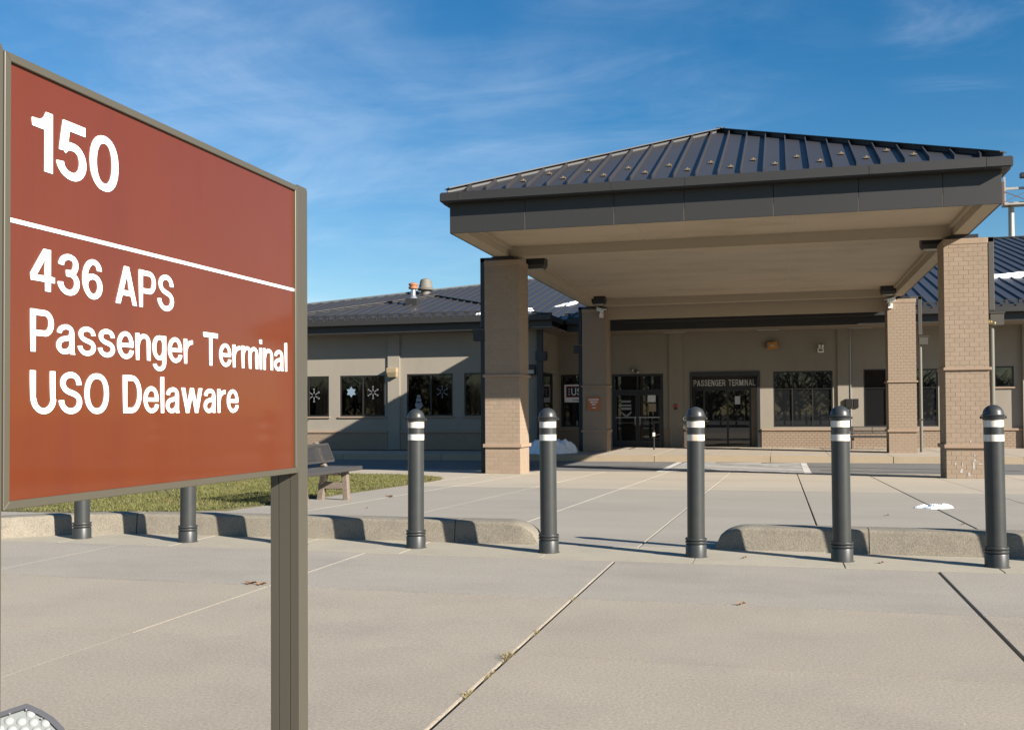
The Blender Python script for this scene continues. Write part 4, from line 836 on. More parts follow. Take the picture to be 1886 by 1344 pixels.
for cx0, cz0, w_, h_ in ((3.66, .02, .05, .10), (3.78, -.13, .10, .16), (3.80, .0, .03, .12), (3.93, -.2, .07, .16), (4.03, -.02, .06, .30), (4.05, .10, .10, .06), (4.16, .02, .18, .03), (3.97, .50, .04, .10), (4.06, -.24, .04, .06), (3.88, 3.0, .025, .05), (4.05, .2, .04, .06)):
    pts = []
    for k in range(9):
        a = k / 9 * 6.283; rr = rnd.uniform(.55, 1.1); rr *= .8; pts.append((cx0 + math.cos(a) * w_ / 2 * rr, 23.6955, cz0 + math.sin(a) * h_ / 2 * rr))
    sc_.prism(pts, (0, .003, 0))
part('scuff_mark', sc_, 'scuff', nrc, kind='stuff')

# ---- lamps under the canopy beams
def ceiling_lamp(x, y, label, zt=5.272):
    t = thing('canopy_lamp', label, 'lamp', (x, y, 5.25), 'box lamps under the canopy beams')
    a = zt - .26
    part('housing', MB().hexa([(x - .19, y - .15, a), (x + .19, y - .15, a), (x + .19, y + .15, a), (x - .19, y + .15, a)], [(x - .235, y - .2, a + .09), (x + .235, y - .2, a + .09), (x + .235, y + .2, a + .09), (x - .235, y + .2, a + .09)]).box(x - .235, x + .235, y - .2, y + .2, a + .09, zt), 'black', t)
    part('diffuser', MB().box(x - .16, x + .16, y - .12, y + .12, a - .012, a - .001), 'diffuser', t)
    if zt < 5.2: part('stem', MB().box(x - .05, x + .05, y - .05, y + .05, zt, 5.279), 'black', t)
ceiling_lamp(-5.97, 24.9, 'dark box lamp beside the top of the near left column', 5.10)
ceiling_lamp(3.40, 24.9, 'dark box lamp beside the top of the near right column', 5.16)
ceiling_lamp(-6.20, 35.3, 'dark box lamp above the far left column and its camera')
ceiling_lamp(3.46, 35.3, 'dark box lamp above the far right column and its camera')

# ---- downpipes
def downpipe(x, y, sgn, zbase, zc, label, dark, foam=False):
    t = thing('downpipe', label, 'downpipe', (x, y, zbase), 'downpipes on the canopy columns')
    mt = 'black' if dark else 'downpipe'
    part('elbow', MB().box(min(x + sgn * .06, x - sgn * .62), max(x + sgn * .06, x - sgn * .62), y - .07, y + .07, 4.985, 5.09).box(x - sgn * .62 - .06, x - sgn * .62 + .06, y - .07, y + .07, 5.0, 5.35), mt, t)
    part('upper_pipe', MB().box(x - .06, x + .06, y - .07, y + .07, zc + .2, 5.085), mt, t, bevel=.008)
    part('collector_box', MB().box(x - .14 + sgn * .10, x + .14 + sgn * .10, y - .12, y + .12, zc - .13, zc + .13).box(x - .16 + sgn * .10, x + .16 + sgn * .10, y - .14, y + .14, zc + .13, zc + .155), mt, t)
    part('lower_pipe', MB().box(x - .06, x + .06, y - .07, y + .07, zbase - .03, zc - .12) if dark else MB().cyl((x, y, zbase - .03), (x, y, zc - .12), .055), 'black' if dark else 'greypipe', t, smooth=True)
    part('pipe_strap', MB().box(x - .07, x + .07, y - .075, y + .03, zbase + 1.1, zbase + 1.14), mt, t)
    if foam: part('foam_lump', MB().sphere((x - .02, y - .08, zc - .06), .075, 8, 6, (1, .6, .9)).sphere((x + .05, y - .08, zc - .09), .05, 8, 6), 'foam', t, label='yellow hardened foam under the collector box')
downpipe(-7.235, 24.35, -1, zp(24.3), 3.13, 'dark downpipe on the outer left side of the near left column', True)
downpipe(4.62, 24.75, 1, zp(24.7), 3.23, 'downpipe with yellow foam under its collector beside the near right column', False, True)
downpipe(-7.18, 36.8, -1, FL, 3.5, 'dark downpipe on the left side of the far left column', True)
downpipe(4.64, 36.95, 1, FL, 3.56, 'grey downpipe with collector box beside the far right column', False)
t = thing('downpipe', 'dark downpipe with collector box at the corner of the left wing', 'downpipe', (-8.80, 37.15, FL))
part('pipe', MB().box(-8.88, -8.70, 37.05, 37.23, FL, 4.3), 'black', t); part('collector_box', MB().box(-8.95, -8.55, 36.98, 37.3, 3.15, 3.5), 'black', t)
part('elbow', MB().bar((-8.79, 37.14, 4.3), (-8.5, 36.9, 4.6), .16), 'black', t)

# ---- security cameras on the far columns
def sec_cam(x, z, d, label):
    t = thing('security_camera', label, 'camera', (x, 36.0, z), 'security cameras on the far columns')
    a = Vector((d * .82, -.5, -.27)).normalized()
    p = Vector((x, 35.86, z))
    part('housing', MB().bar(p - a * .17, p + a * .17, .12, .11), 'camwhite', t, bevel=.015)
    part('sunshield', MB().bar(p - a * .18 + Vector((0, 0, .07)), p + a * .22 + Vector((0, 0, .07)), .15, .02), 'camwhite', t)
    part('lens', MB().cyl(p + a * .165, p + a * .185, .04), 'black', t)
    part('bracket', MB().bar(p + Vector((0, 0, -.05)), (x, 35.92, z - .16), .05).box(x - .07, x + .07, 35.93, 36.04, z - .26, z - .10), 'camwhite', t)
sec_cam(-6.24, 4.86, 1, 'white security camera at the top of the far left column pointing right')
sec_cam(3.60, 4.88, -1, 'white security camera at the top of the far right column pointing left')

# ================================================================== THE SIGN
SX = -0.92
sign = thing('sign_board', 'large rust brown building sign with white lettering between two bronze posts', 'sign', (SX, 1.418, 0))
def post(y0, y1, ztop):
    x0, x1, g_ = SX - .0606, SX, .0011
    def face(pa, pb, cuts):      # points along a side with V grooves
        out = [pa]; d = (Vector(pb) - Vector(pa)); L = d.length; d.normalize(); nrm = Vector((-d.y, d.x))
        for c in cuts:
            for s_, h in ((-g_, 0), (-g_ * .6, .0018), (g_ * .6, .0018), (g_, 0)):
                q = Vector(pa) + d * (L * c + s_) + nrm * h; out.append((q.x, q.y))
        return out
    P = face((x0, y0), (x1, y0), (.29, .69)) + [(x1, y0)][:0] + face((x1, y0), (x1, y1), ()) + face((x1, y1), (x0, y1), (.31, .71)) + face((x0, y1), (x0, y0), ())
    o = part('post', MB().prism([(x, y, -.12) for x, y in P], (0, 0, ztop + .12)), 'signpost', sign)
    part('post_cap', MB().box(x0 + .001, x1 - .001, y0 + .001, y1 - .001, ztop + .0005, ztop + .004), 'signframe', o)
    part('post_foot', MB().box(x0 - .02, x1 + .02, y0 - .02, y1 + .02, -.12, .012), 'signpost', o)
post(0.9860, 1.0277, 1.6519); post(1.8105, 1.8503, 1.6492)
yA, yB, zA, zB = 1.0299, 1.8089, 1.0836, 1.6497; fw_ = 0.0106; x0, x1 = SX - .048, SX + .0012
for pts in ([(yA, zB), (yB, zB), (yB - fw_, zB - fw_), (yA + fw_, zB - fw_)], [(yA, zA), (yB, zA), (yB - fw_, zA + fw_), (yA + fw_, zA + fw_)],
            [(yA, zA), (yA, zB), (yA + fw_, zB - fw_), (yA + fw_, zA + fw_)], [(yB, zA), (yB, zB), (yB - fw_, zB - fw_), (yB - fw_, zA + fw_)]):
    part('frame_rail', MB().prism([(x1, y, z) for y, z in pts], (x0 - x1, 0, 0)), 'signframe', sign, bevel=.0008)
part('panel', MB().box(SX - .044, SX - .0035, yA + fw_, yB - fw_, zA + fw_, zB - fw_), 'panel', sign)
LX = SX - .0033
part('divider_line', MB().box(LX, LX + .0009, yA + fw_, yB - fw_, 1.4399, 1.4453), 'white', sign)
def line(text, y0, y1, zb, cap, gap=1.0): return lettering('lettering', text, (LX, y0, zb), (0, 1, 0), (0, 0, 1), (1, 0, 0), cap, y1 - y0, 'white', sign, .0005, gap)
line('150', 1.0807, 1.2544, 1.5166, 0.0790, 1.15)
line('436', 1.0791, 1.2193, 1.3607, 0.0557, 1.3); line('APS', 1.2496, 1.3924, 1.3607, 0.0557, 1.3)
line('Passenger', 1.0791, 1.4455, 1.2812, 0.0549, 1.3); line('Terminal', 1.4774, 1.7686, 1.2812, 0.0549, 1.3)
line('USO', 1.0791, 1.2339, 1.2016, 0.0557, 1.3); line('Delaware', 1.2664, 1.5878, 1.2022, 0.0555, 1.3)

# ---- flood light standing at the sign's foot
def floodlight():
    P0 = Vector((-2.290, 2.668, .300))
    n = Vector((.50, -.56, .66)).normalized(); e1 = Vector((-n.y, n.x, 0)).normalized(); e2 = n.cross(e1)
    a = math.radians(14); e1, e2 = e1 * math.cos(a) + e2 * math.sin(a), e2 * math.cos(a) - e1 * math.sin(a)
    t = thing('floodlight', 'dark grey LED floodlight with round lenses tilted up at the foot of the sign', 'floodlight', (P0.x - .05, P0.y - .05, 0))
    q = lambda u, v, w=0.0: P0 + e1 * u + e2 * v + n * w
    KS = 1.125
    prof = [(u * KS, v * KS) for u, v in [(0, 0), (.030, -.033), (.052, -.066), (.068, -.105), (.075, -.15), (.068, -.195), (.045, -.24), (0, -.262), (-.17, -.262), (-.215, -.24), (-.238, -.195), (-.245, -.15), (-.238, -.105), (-.222, -.066), (-.20, -.033), (-.17, 0)]]
    cen = (-.085 * KS, -.131 * KS)
    sc2 = lambda k, w: [q(cen[0] + (u - cen[0]) * k, cen[1] + (v - cen[1]) * k, w) for u, v in prof]
    body = MB(); r0, r1, r2, r3 = sc2(.84, -.07), sc2(1, -.008), sc2(1, 0), sc2(.90, 0); r4 = sc2(.90, -.012); m = len(prof)
    vs = r0 + r1 + r2 + r3 + r4; fs = [list(range(m))]
    for k in range(4): fs += [[k * m + i, k * m + (i + 1) % m, (k + 1) * m + (i + 1) % m, (k + 1) * m + i] for i in range(m)]
    part('housing', body.add(vs, fs), 'floodbody', t)
    part('lens_plate', MB().prism(sc2(.895, -.012), n * .002), 'lensplate', t)
    lp = MB()
    for i in range(-8, 3):
        for j in range(-9, 2):
            u, v = i * .031 + .003, j * .031 - .034 - (.0155 if i % 2 else 0)
            # keep the lenses inside the plate
            if abs(u - cen[0]) < .140 - .35 * max(0, abs(v - cen[1]) - .056) and abs(v - cen[1]) < .115:
                c = q(u, v, -.010); o = len(lp.v); lp.sphere((0, 0, 0), .0142, 14, 8)
                for k in range(o, len(lp.v)):
                    w = lp.v[k]; lp.v[k] = tuple(c + e1 * w[0] + e2 * w[1] + n * (w[2] * .55))
    part('lens', lp, 'lens', t, smooth=True, kind='stuff')
    sw_ = MB()
    for u, v in [(0, -.012), (.035, -.06), (.055, -.11), (-.05, -.006), (-.1, -.006), (-.15, -.006)]:
        uu, vv = cen[0] + (u - cen[0]) * .93, cen[1] + (v - cen[1]) * .93; sw_.cyl(q(uu, vv, -.01), q(uu, vv, .002), .0028, n=8)
    part('screw', sw_, 'galv', t, kind='stuff')
    part('bracket', MB().bar(q(-.085, -.131, -.07), (P0.x - .06, P0.y - .02, .08), .03, .02).cyl((P0.x - .06, P0.y - .02, -.05), (P0.x - .06, P0.y - .02, .12), .025), 'floodbody', t)
floodlight()

# ================================================================== BOLLARDS
def make_bollard():
    t = thing('bollard', '', 'bollard', (0, 0, 0), 'bollards in a row along the kerb')
    part('post', MB().lathe([(.0715, .10), (.0715, 1.125)], n=32), 'bollard', t, smooth=True)
    part('base_sleeve', MB().lathe([(.085, -.05), (.086, .10), (.083, .106), (.074, .108)], n=32), 'bollard', t, smooth=True)
    part('base_gap', MB().lathe([(.096, .0022), (.096, .0035), (.086, .0045)], n=28), 'joint', t)
    for z in (.112, .137): part('ring', MB().lathe([(.074, z), (.0865, z + .003), (.0885, z + .011), (.0865, z + .019), (.074, z + .022)], n=32), 'bollard', t, smooth=True)
    part('collar', MB().lathe([(.073, 1.121), (.079, 1.123), (.080, 1.134), (.086, 1.138), (.0865, 1.143), (.078, 1.145)], n=32), 'bollard', t, smooth=True)
    dome = [(.076, 1.149), (.0865, 1.150), (.087, 1.157), (.0765, 1.161)] + [(.0755 * math.cos(a), 1.163 + .073 * math.sin(a)) for a in [math.pi / 2 * k / 9 for k in range(9)]] + [(.004, 1.236)]
    part('cap', MB().lathe(dome, n=32), 'bollard', t, smooth=True)
    part('cap_gap', MB().lathe([(.074, 1.143), (.074, 1.151)], n=24), 'black', t)
    bl_ = MB().box(-.097, -.084, -.010, .010, 1.130, 1.148).box(.084, .097, -.010, .010, 1.130, 1.148)
    part('cap_lug', bl_, 'bollard', t, bevel=.003)
    for za, zb in ((1.066, 1.1185), (.957, 1.0085)): part('reflective_band', MB().lathe([(.0716, za), (.0728, za + .001), (.0728, zb - .001), (.0716, zb)], n=32), 'band', t, smooth=True)
    return t
proto = make_bollard()
BL = [(-6.582, 8.405, 'grey bollard furthest left, showing only its foot below the lower left corner of the sign'),
      (-5.404, 8.385, 'grey bollard showing only its foot below the middle of the sign panel'),
      (-4.28, 8.41, 'grey bollard almost wholly hidden behind the right post of the sign'),
      (-3.156, 8.47, 'grey banded bollard first to the right of the sign, in front of the wing wall'),
      (-1.931, 8.424, 'grey banded bollard at the rounded end of the left kerb'),
      (-.689, 8.436, 'grey banded bollard in the kerb gap in front of the main entrance doors'),
      (.458, 8.444, 'grey banded bollard in front of the right kerb below the large paned window'),
      (1.575, 8.379, 'grey banded bollard furthest right in view, in front of the near right brick column'),
      (2.72, 8.40, 'grey bollard just beyond the right edge, next to the rightmost visible bollard'),
      (3.88, 8.40, 'last grey bollard of the row, second beyond the right edge')]
for i, (x, y, lb) in enumerate(BL):
    o = proto if i == 0 else copy_tree(proto, (0, 0, 0))
    o.location = (x, y, 0.0); o.rotation_euler = (rnd.uniform(-.008, .008), rnd.uniform(-.008, .008), rnd.uniform(-.25, .25)); o['label'] = lb

# ================================================================== BENCHES
def make_bench():
    t = thing('bench', 'bench with dark mesh seat and pebbled concrete legs beside the lawn', 'bench', (-6.55, 13.4, -.088))
    for y in (14.0, 12.62):
        f = MB(); T = (0, .09, 0); P = lambda pts: [(x, y - .045, z) for x, z in pts]
        f.prism(P([(-6.275, -.11), (-6.36, -.11), (-6.40, .335), (-6.30, .335)]), T)
        f.prism(P([(-6.80, -.11), (-6.70, -.11), (-6.625, .335), (-6.725, .335)]), T)
        f.prism(P([(-6.361, .06), (-6.375, .165), (-6.67, .165), (-6.69, .06)]), T)
        f.prism(P([(-6.395, .27), (-6.40, .334), (-6.63, .334), (-6.64, .27)]), T)
        f.prism(P([(-6.64, .40), (-6.73, .40), (-6.80, .50), (-6.86, .735), (-6.84, .765), (-6.80, .765), (-6.775, .735), (-6.72, .52)]), T)
        part('leg', f, 'aggregate', t, bevel=.01)
    ya, yb = 12.40, 14.28
    s = MB(); s.box(-6.835, -6.80, ya, yb, .338, .40).box(-6.215, -6.18, ya, yb, .338, .40).box(-6.80, -6.215, ya, ya + .035, .345, .40).box(-6.80, -6.215, yb - .035, yb, .345, .40)
    part('seat_frame', s, 'mesh', t, bevel=.01)
    def lattice(fn, nu, nv, step, w):
        mb = MB(); n_ = int((nu + nv) / step)
        for sgn in (1, -1):
            for k in range(1, n_):
                c = k * step
                u0, v0 = (c, 0) if c < nu else (nu, c - nu); u1, v1 = (0, c) if c < nv else (c - nv, nv)
                if sgn < 0: v0, v1 = nv - v0, nv - v1
                mb.bar(fn(u0, v0), fn(u1, v1), w, .006)
        return mb
    part('seat_mesh', lattice(lambda u, v: (-6.80 + v, ya + .035 + u, .385), yb - ya - .07, .585, .052, .013), 'mesh', t, kind='stuff')
    bk = lambda u, v: (-6.655 - .38 * v, ya + .02 + u, .475 + .92 * v)
    L_, h_ = yb - ya - .04, .275
    b = MB()
    for p, q_ in (((0, 0), (L_, 0)), ((0, h_), (L_, h_)), ((0, 0), (0, h_)), ((L_, 0), (L_, h_)), ((L_ / 2, 0), (L_ / 2, h_))): b.bar(bk(*p), bk(*q_), .03, .03)
    part('back_frame', b, 'mesh', t)
    part('back_mesh', lattice(bk, L_, h_, .046, .0095), 'mesh', t, kind='stuff')
    return t
bench = make_bench()
b2 = copy_tree(bench, (3.35, 39.6, FL + .012), -math.pi / 2, 'mesh bench on the pavement half hidden behind the far right column')

# ================================================================== THINGS ON THE WALLS AND PAVEMENT
def wall_lamp(x, y, z, label):
    t = thing('wall_lamp', label, 'lamp', (x, y, z))
    part('housing', MB().box(x - .21, x + .21, y - .24, y - .001, z, z + .19), 'lampbox', t, bevel=.012)
    part('lens', MB().hexa([(x - .17, y - .17, z - .18), (x + .17, y - .17, z - .18), (x + .17, y - .002, z - .18), (x - .17, y - .002, z - .18)], [(x - .205, y - .235, z - .004), (x + .205, y - .235, z - .004), (x + .205, y - .002, z - .004), (x - .205, y - .002, z - .004)]), 'lampbox', t, bevel=.01)
wall_lamp(-14.79, 37.23, 2.785, 'tan box lamp on the pilaster of the left wing between two windows')
t = thing('wall_lamp', 'dark framed wall lamp just right of the near left column', 'lamp', (-9.15, 37.25, 2.8))
part('housing', MB().box(-9.36, -8.99, 37.06, 37.249, 2.62, 3.0), 'black', t, bevel=.01); part('lens', MB().box(-9.32, -9.03, 37.04, 37.058, 2.66, 2.80), 'diffuser', t)
t = thing('orange_lamp', 'orange warning lamp on the shaded wall above the main entrance', 'lamp', (-.35, 41, 3.75))
part('backplate', MB().box(-.62, -.42, 40.86, 40.998, 3.70, 3.86), 'fan', t, bevel=.01); part('hood', MB().obox((-.30, 40.82, 3.76), (.97, 0, .12), (0, 1, 0), (-.12, 0, .97), .20, .12, .14), 'orange', t, bevel=.015)
part('lens', MB().obox((-.30, 40.69, 3.75), (.97, 0, .12), (0, 1, 0), (-.12, 0, .97), .07, .012, .05), 'diffuser', t)
t = thing('strobe_horn', 'white speaker and strobe box high on the wall above the paned window', 'strobe', (1.51, 41, 3.6))
part('case', MB().box(1.40, 1.64, 40.84, 40.998, 3.45, 3.63), 'camwhite', t, bevel=.02); part('lamp_head', MB().box(1.43, 1.52, 40.80, 40.998, 3.64, 3.76).box(1.55, 1.63, 40.80, 40.998, 3.64, 3.76), 'camwhite', t, bevel=.015)
part('grille', MB().box(1.45, 1.59, 40.832, 40.839, 3.50, 3.58), 'fan', t)
t = thing('fire_alarm', 'small red alarm box on the pilaster between the two entrances', 'alarm', (-4.095, 40.92, 1.38))
part('strobe_head', MB().box(-4.17, -4.03, 40.86, 40.928, 1.37, 1.48), 'red', t, bevel=.015); part('call_point', MB().box(-4.16, -4.04, 40.88, 40.928, 1.26, 1.365), 'black', t, bevel=.01)
for x, lb in ((2.54, 'left of two small dark boxes on the sunlit wall right of the paned window'), (2.80, 'right of two small dark boxes on the sunlit wall right of the paned window')):
    w_ = .14 if x < 2.6 else .10
    t = thing('wall_box', lb, 'box', (x, 41, 1.45)); part('case', MB().box(x - w_, x + w_, 40.84 if x < 2.6 else 40.93, 40.927 if x < 2.6 else 40.998, 1.29, 1.64), 'bronze', t, bevel=.01); part('lid', MB().box(x - w_ + .02, x + w_ - .02, 40.832 if x < 2.6 else 40.922, 40.839 if x < 2.6 else 40.929, 1.32, 1.61), 'frame', t)
t = thing('emergency_light', 'twin-head emergency light above the left glass doors', 'light', (-5.73, 41, 2.85))
part('mount', MB().box(-5.82, -5.62, 40.93, 40.998, 2.80, 2.92), 'fan', t, bevel=.01)
for x, z in ((-5.83, 2.88), (-5.62, 2.80)): part('lamp_head', MB().sphere((x, 40.87, z), .07, 14, 8), 'galv', t, smooth=True)
t = thing('conduit', 'thin pale conduit running down the wall left of the two dark boxes', 'conduit', (2.585, 40.92, .5))
part('pipe', MB().cyl((2.612, 40.91, .5), (2.612, 40.91, 4.33), .013, n=8), 'galv', t)
for x in (-4.05, -.45, 2.95):
    t = thing('soffit_light', {-4.05: 'slim light in the main soffit left of the main entrance', -.45: 'slim light in the main soffit above the orange lamp', 2.95: 'slim light in the main soffit above the far right column'}[x], 'light', (x, 40.1, 4.33), 'slim lights in the soffit')
    part('diffuser', MB().box(x - .42, x + .42, 40.02, 40.2, 4.30, 4.338), 'diffuser', t)
# brown sign on the far left column
t = thing('brown_notice', 'small square brown sign with white text on the far left column', 'sign', (-6.55, 36.04, 1.49))
part('plate', MB().box(-6.79, -6.315, 36.012, 36.032, 1.245, 1.735), 'brownsign', t, bevel=.004)
for tx, w_, z in (('DESIGNATED', .37, 1.61), ('SMOKING', .27, 1.525), ('AREA', .155, 1.44)): lettering('lettering', tx, (-6.552 - w_ / 2, 36.0115, z), (1, 0, 0), (0, 0, 1), (0, -1, 0), .055, w_, 'white', t, .001, 1.2)
part('arrow', MB().box(-6.62, -6.53, 36.008, 36.0115, 1.335, 1.35).prism([(-6.53, 36.008, 1.315), (-6.53, 36.008, 1.37), (-6.48, 36.008, 1.3425)], (0, .003, 0)), 'white', t)
# poster in the window
t = thing('window_poster', 'navy poster with red border and white USO letters in the shaded window', 'poster', (-8.1, 40.9, 1.9))
part('sheet', MB().box(-8.69, -7.50, 41.004, 41.012, 1.60, 2.33), 'white', t); part('border', MB().box(-8.62, -7.57, 40.999, 41.003, 1.80, 2.27), 'redprint', t); part('field', MB().box(-8.575, -7.615, 40.995, 40.998, 1.845, 2.225), 'navy', t)
lettering('lettering', 'USO', (-8.40, 40.9945, 1.885), (1, 0, 0), (0, 0, 1), (0, -1, 0), .30, .70, 'white', t, .001, 1.3)
st = MB()
for z in (1.93, 2.035, 2.14):
    st.prism([(-8.49 + .042 * (1 if k % 2 == 0 else .42) * math.sin(k * math.pi / 5), 40.9935, z + .042 * (1 if k % 2 == 0 else .42) * math.cos(k * math.pi / 5)) for k in range(10)], (0, .001, 0))
part('star', st, 'white', t); lettering('lettering', 'Delaware', (-8.35, 41.0035, 1.66), (1, 0, 0), (0, 0, 1), (0, -1, 0), .075, .5, 'navy', t, .0005)
# guard rail by the left doors
t = thing('guard_rail', 'dark metal guard rail standing in front of the left glass doors', 'railing', (-4.68, 39.3, FL))
rl = MB()
for y in (38.25, 40.3): part('rail_post', MB().cyl((-4.66, y, FL), (-4.66, y, .78), .028), 'frame', t, smooth=True)
part('top_rail', MB().bar((-4.66, 38.0, .79), (-4.66, 40.5, .79), .06, .05), 'frame', t); part('mid_rail', MB().bar((-4.66, 38.2, .29), (-4.66, 40.4, .29), .035), 'frame', t); part('pale_clamp', MB().box(-4.70, -4.62, 38.2, 38.3, .26, .40), 'camwhite', t)
t = solo('door_mat', MB().box(-2.75, -1.55, 38.7, 39.9, -.248, -.232), 'rubber', 'dark door mat on the pavement in front of the main entrance', 'mat', (-2.1, 39.3, FL), bevel=.004)
# snow on the ground
snow_slab('snow_pile', [(-8.55, 34.2), (-8.0, 33.6), (-7.4, 34.0), (-6.9, 35.0), (-7.2, 35.8), (-8.2, 35.6), (-8.8, 35.0)], lambda x, y: FL, .44, 'lumpy bluish snow pile in the shade behind the near left column', (-7.8, 34.8, FL))
snow_slab('snow_pile', [(1.68, 14.38), (1.9, 14.27), (2.1, 14.34), (2.2, 14.50), (2.02, 14.64), (1.82, 14.6)], lambda x, y: zp(y), .05, 'small flat patch of melting white snow on the plaza left of the rightmost bollard', (2.0, 14.5, -.11))

# ---- light mast far behind on the right
t = thing('light_mast', 'tall distant floodlight mast with platform rising behind the roof at the right edge', 'mast', (24.55, 120, 0))
part('pole', MB().cyl((24.55, 120, 0), (24.55, 120, 23.4), .42, .30, 12), 'mast', t, smooth=True)
cb = MB()
for z in (23.6, 25.2): cb.bar((21.0, 119.6, z), (29.5, 119.6, z), .22, .26)
for x in (21.3, 22.8, 26.0, 27.6, 29.2): cb.bar((x, 119.6, 23.5), (x, 119.6, 25.6), .12)
part('crossbars', cb, 'mast', t)
pf = MB().box(23.7, 26.2, 119.0, 120.6, 23.35, 23.55)
for x in (23.75, 26.1): pf.bar((x, 119.2, 23.5), (x, 119.2, 26.4), .2)
part('platform', pf, 'mast', t)
pl = MB().bar((23.75, 119.1, 24.8), (26.1, 119.1, 23.7), .08).bar((23.75, 119.1, 23.7), (26.1, 119.1, 24.8), .06).bar((23.6, 119.1, 23.5), (23.6, 119.1, 25.9), .22)
part('brace', pl, 'rust', t)
for x, z in ((25.9, 26.5), (22.9, 26.0), (22.9, 23.9), (27.6, 26.0), (29.2, 24.2)): part('lamp', MB().box(x - .55, x + .55, 119.0, 119.7, z - .25, z + .3), 'black', t, bevel=.05)

# ---- leaves and weeds on the concrete
def leaf(x, y, z, s, label, a=0):
    mb = MB(); n_ = 8
    pts = [(x + s * math.cos(a + k / n_ * 6.283) * (1 if k % 2 == 0 else .62), y + s * math.sin(a + k / n_ * 6.283) * (1 if k % 2 == 0 else .62) * .8, z + .012 + .012 * math.sin(k * 2.1)) for k in range(n_)]
    mb.add([(x, y, z + .005)] + pts, [[0, 1 + k, 1 + (k + 1) % n_] for k in range(n_)])
    solo('fallen_leaf', mb, 'leaf', label, 'leaf', (x, y, z), 'fallen leaves')
leaf(-3.62, 6.40, .002, .05, 'brown dry leaf lying beside the right sign post on the road joint'); leaf(-3.53, 6.39, .002, .04, 'small curled leaf touching the foot of the right sign post')
leaf(-6.0, 14.9, zp(14.9), .07, 'reddish leaf on the concrete just right of the bench leg'); leaf(-5.9, 14.7, zp(14.7), .05, 'smaller leaf behind the reddish one near the bench'); leaf(-6.7, 13.3, zp(13.3), .04, 'thin leaf in front of the bench legs')
leaf(-5.35, 12.5, zp(12.5), .02, 'tiny leaf on the plaza left of the first whole bollard'); leaf(1.22, 12.95, zp(12.95), .035, 'dark leaf left of the white snow patch on the plaza'); leaf(1.9, 11.9, zp(11.9), .022, 'tiny red leaf beside the plaza joint near the rightmost bollard')
leaf(-7.1, 19.9, zp(19.9) + .03, .10, 'orange leaf at the pointed end of the lawn'); leaf(-.25, 6.40, .002, .03, 'dark bits of leaf on the cross joint of the road right of the weedy joint')
leaf(-.3, 8.42, .002, .022, 'dark speck of leaf right of the bollard in the kerb gap'); leaf(.74, 8.36, .002, .024, 'dark speck of leaf right of the bollard below the paned window')
gr = MB()
for _ in range(260):
    x, y = rnd.uniform(-7, 4), rnd.uniform(3.2, 8.0); s_ = rnd.uniform(.002, .006); a = rnd.uniform(0, 6.28)
    gr.add([(x + s_ * math.cos(a + k * 1.57) * (1, .6, .9, .7)[k], y + s_ * math.sin(a + k * 1.57) * (1, .6, .9, .7)[k], .0035) for k in range(4)] + [(x, y, .006)], [[0, 1, 4], [1, 2, 4], [2, 3, 4], [3, 0, 4]])
o = setting('grit', gr, 'scuff', 'stuff'); o['label'] = 'pale specks of grit scattered over the concrete road'; o['category'] = 'grit'
lv = MB()
for _ in range(150):
    x, y = -6.95 - abs(rnd.gauss(0, 1)) * 3.2, rnd.uniform(10.9, 22.2)
    if rnd.random() < .25: y = rnd.uniform(22.3, 25.4); x = -9.5 - rnd.uniform(0, 6)
    elif not inside(x, y): continue
    s_ = rnd.uniform(.02, .05); a = rnd.uniform(0, 6.283); z = zp(y) + (.04 if y < 22.3 else .004)
    lv.add([(x, y, z), (x + s_ * math.cos(a), y + s_ * math.sin(a), z + rnd.uniform(0, .03)), (x + s_ * .6 * math.cos(a + 1.2), y + s_ * .6 * math.sin(a + 1.2), z + rnd.uniform(0, .03)), (x + s_ * .5 * math.cos(a + 2.4), y + s_ * .5 * math.sin(a + 2.4), z + rnd.uniform(0, .02))], [[0, 1, 2], [0, 2, 3]])
o = setting('leaf_litter', lv, 'leaf', 'stuff'); o['label'] = 'dry brown leaves scattered over the lawn'; o['category'] = 'leaves'
def weed(x, y, h, n_, label):
    mb = MB().box(x - .004, x + .004, y - .09, y + .09, -.019, -.008)
    for _ in range(n_):
        a = rnd.uniform(0, 6.283); L_ = h * rnd.uniform(.5, 1.2); b = Vector((x + rnd.gauss(0, .006), y + rnd.gauss(0, .03), -.01)); p = b
        for k in range(3):
            q_ = p + Vector((math.cos(a) * L_ * .22, math.sin(a) * L_ * .22, L_ * (.36 - .1 * k))); mb.bar(p, q_, .0035 - .0008 * k); p = q_
    solo('weed', mb, 'weed', label, 'weed', (x, y, 0), 'dry weeds in the road joint')
weed(-1.305, 4.78, .05, 26, 'largest tuft of dry weed in the long dark road joint'); weed(-1.305, 4.45, .025, 14, 'low reddish weed just nearer than the largest tuft in the road joint')
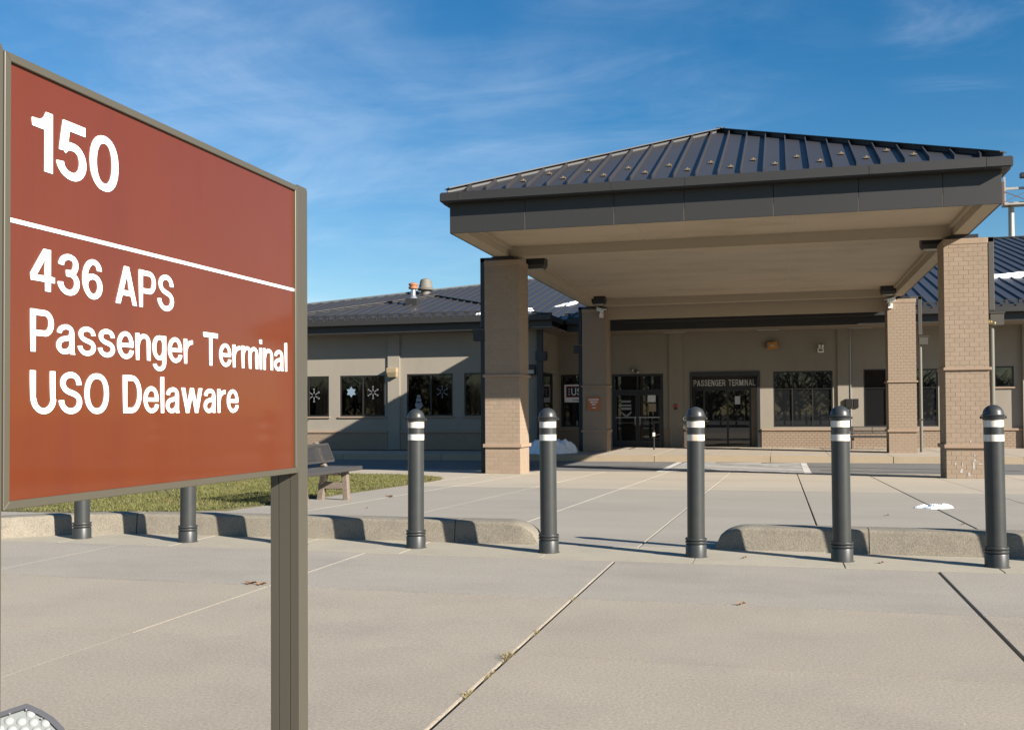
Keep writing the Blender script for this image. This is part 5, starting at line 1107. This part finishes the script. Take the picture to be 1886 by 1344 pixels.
weed(-1.305, 4.12, .03, 16, 'sparse dry weed nearest the camera in the road joint'); weed(-1.305, 5.35, .02, 12, 'short dry weed beyond the largest tuft in the road joint'); weed(-1.305, 6.42, .018, 10, 'tiny weed where the long joint meets the cross joint')

# ---- bare trees across the parking lot behind the viewer, seen only as reflections
tv = MB()
def bare_tree(x, y, h):
    tv.bar((x, y, -1), (x + rnd.uniform(-.4, .4), y, h * .7), rnd.uniform(.15, .35))
    for _ in range(24):
        z = rnd.uniform(.12, .75) * h; a = rnd.uniform(0, 6.283); L_ = rnd.uniform(.8, 2.4)
        b = Vector((x + math.cos(a) * L_, y + math.sin(a) * L_, z + L_ * rnd.uniform(.5, 1.1))); tv.bar((x, y, z), b, .07)
        for _ in range(3):
            a2 = a + rnd.uniform(-1, 1); tv.bar(b.lerp(Vector((x, y, z)), rnd.uniform(0, .5)), b + Vector((math.cos(a2) * .8, math.sin(a2) * .8, rnd.uniform(.2, .9))), .045)
    for _ in range(34):     # undergrowth
        px, py, pz = x + rnd.gauss(0, 2.2), y + rnd.gauss(0, 1.5), rnd.uniform(-.8, .42) * h * .8; s_ = rnd.uniform(.3, .8)
        tv.add([(px, py, pz), (px + rnd.uniform(-s_, s_), py + rnd.uniform(-s_, s_), pz + s_), (px + rnd.uniform(-s_, s_), py + rnd.uniform(-s_, s_), pz + rnd.uniform(-s_, s_))], [[0, 1, 2]])
for k in range(230):
    x = rnd.uniform(-80, 80); bare_tree(x, -60 + rnd.uniform(-9, 9), rnd.uniform(5, 9.5) * (.8 + .2 * math.sin(x * .21)))
for k in range(150):
    y = rnd.uniform(-55, 62); bare_tree(72 + rnd.uniform(-6, 8), y, rnd.uniform(6, 10.5) * (.85 + .15 * math.sin(y * .17)))
for k in range(170):
    bare_tree(rnd.uniform(-190, 60), 165 + rnd.uniform(-12, 12), rnd.uniform(5, 9))
o = setting('distant_trees', tv, 'treebark', 'stuff'); o['label'] = 'line of bare winter trees beyond the parking lot'; o['category'] = 'trees'
del proto
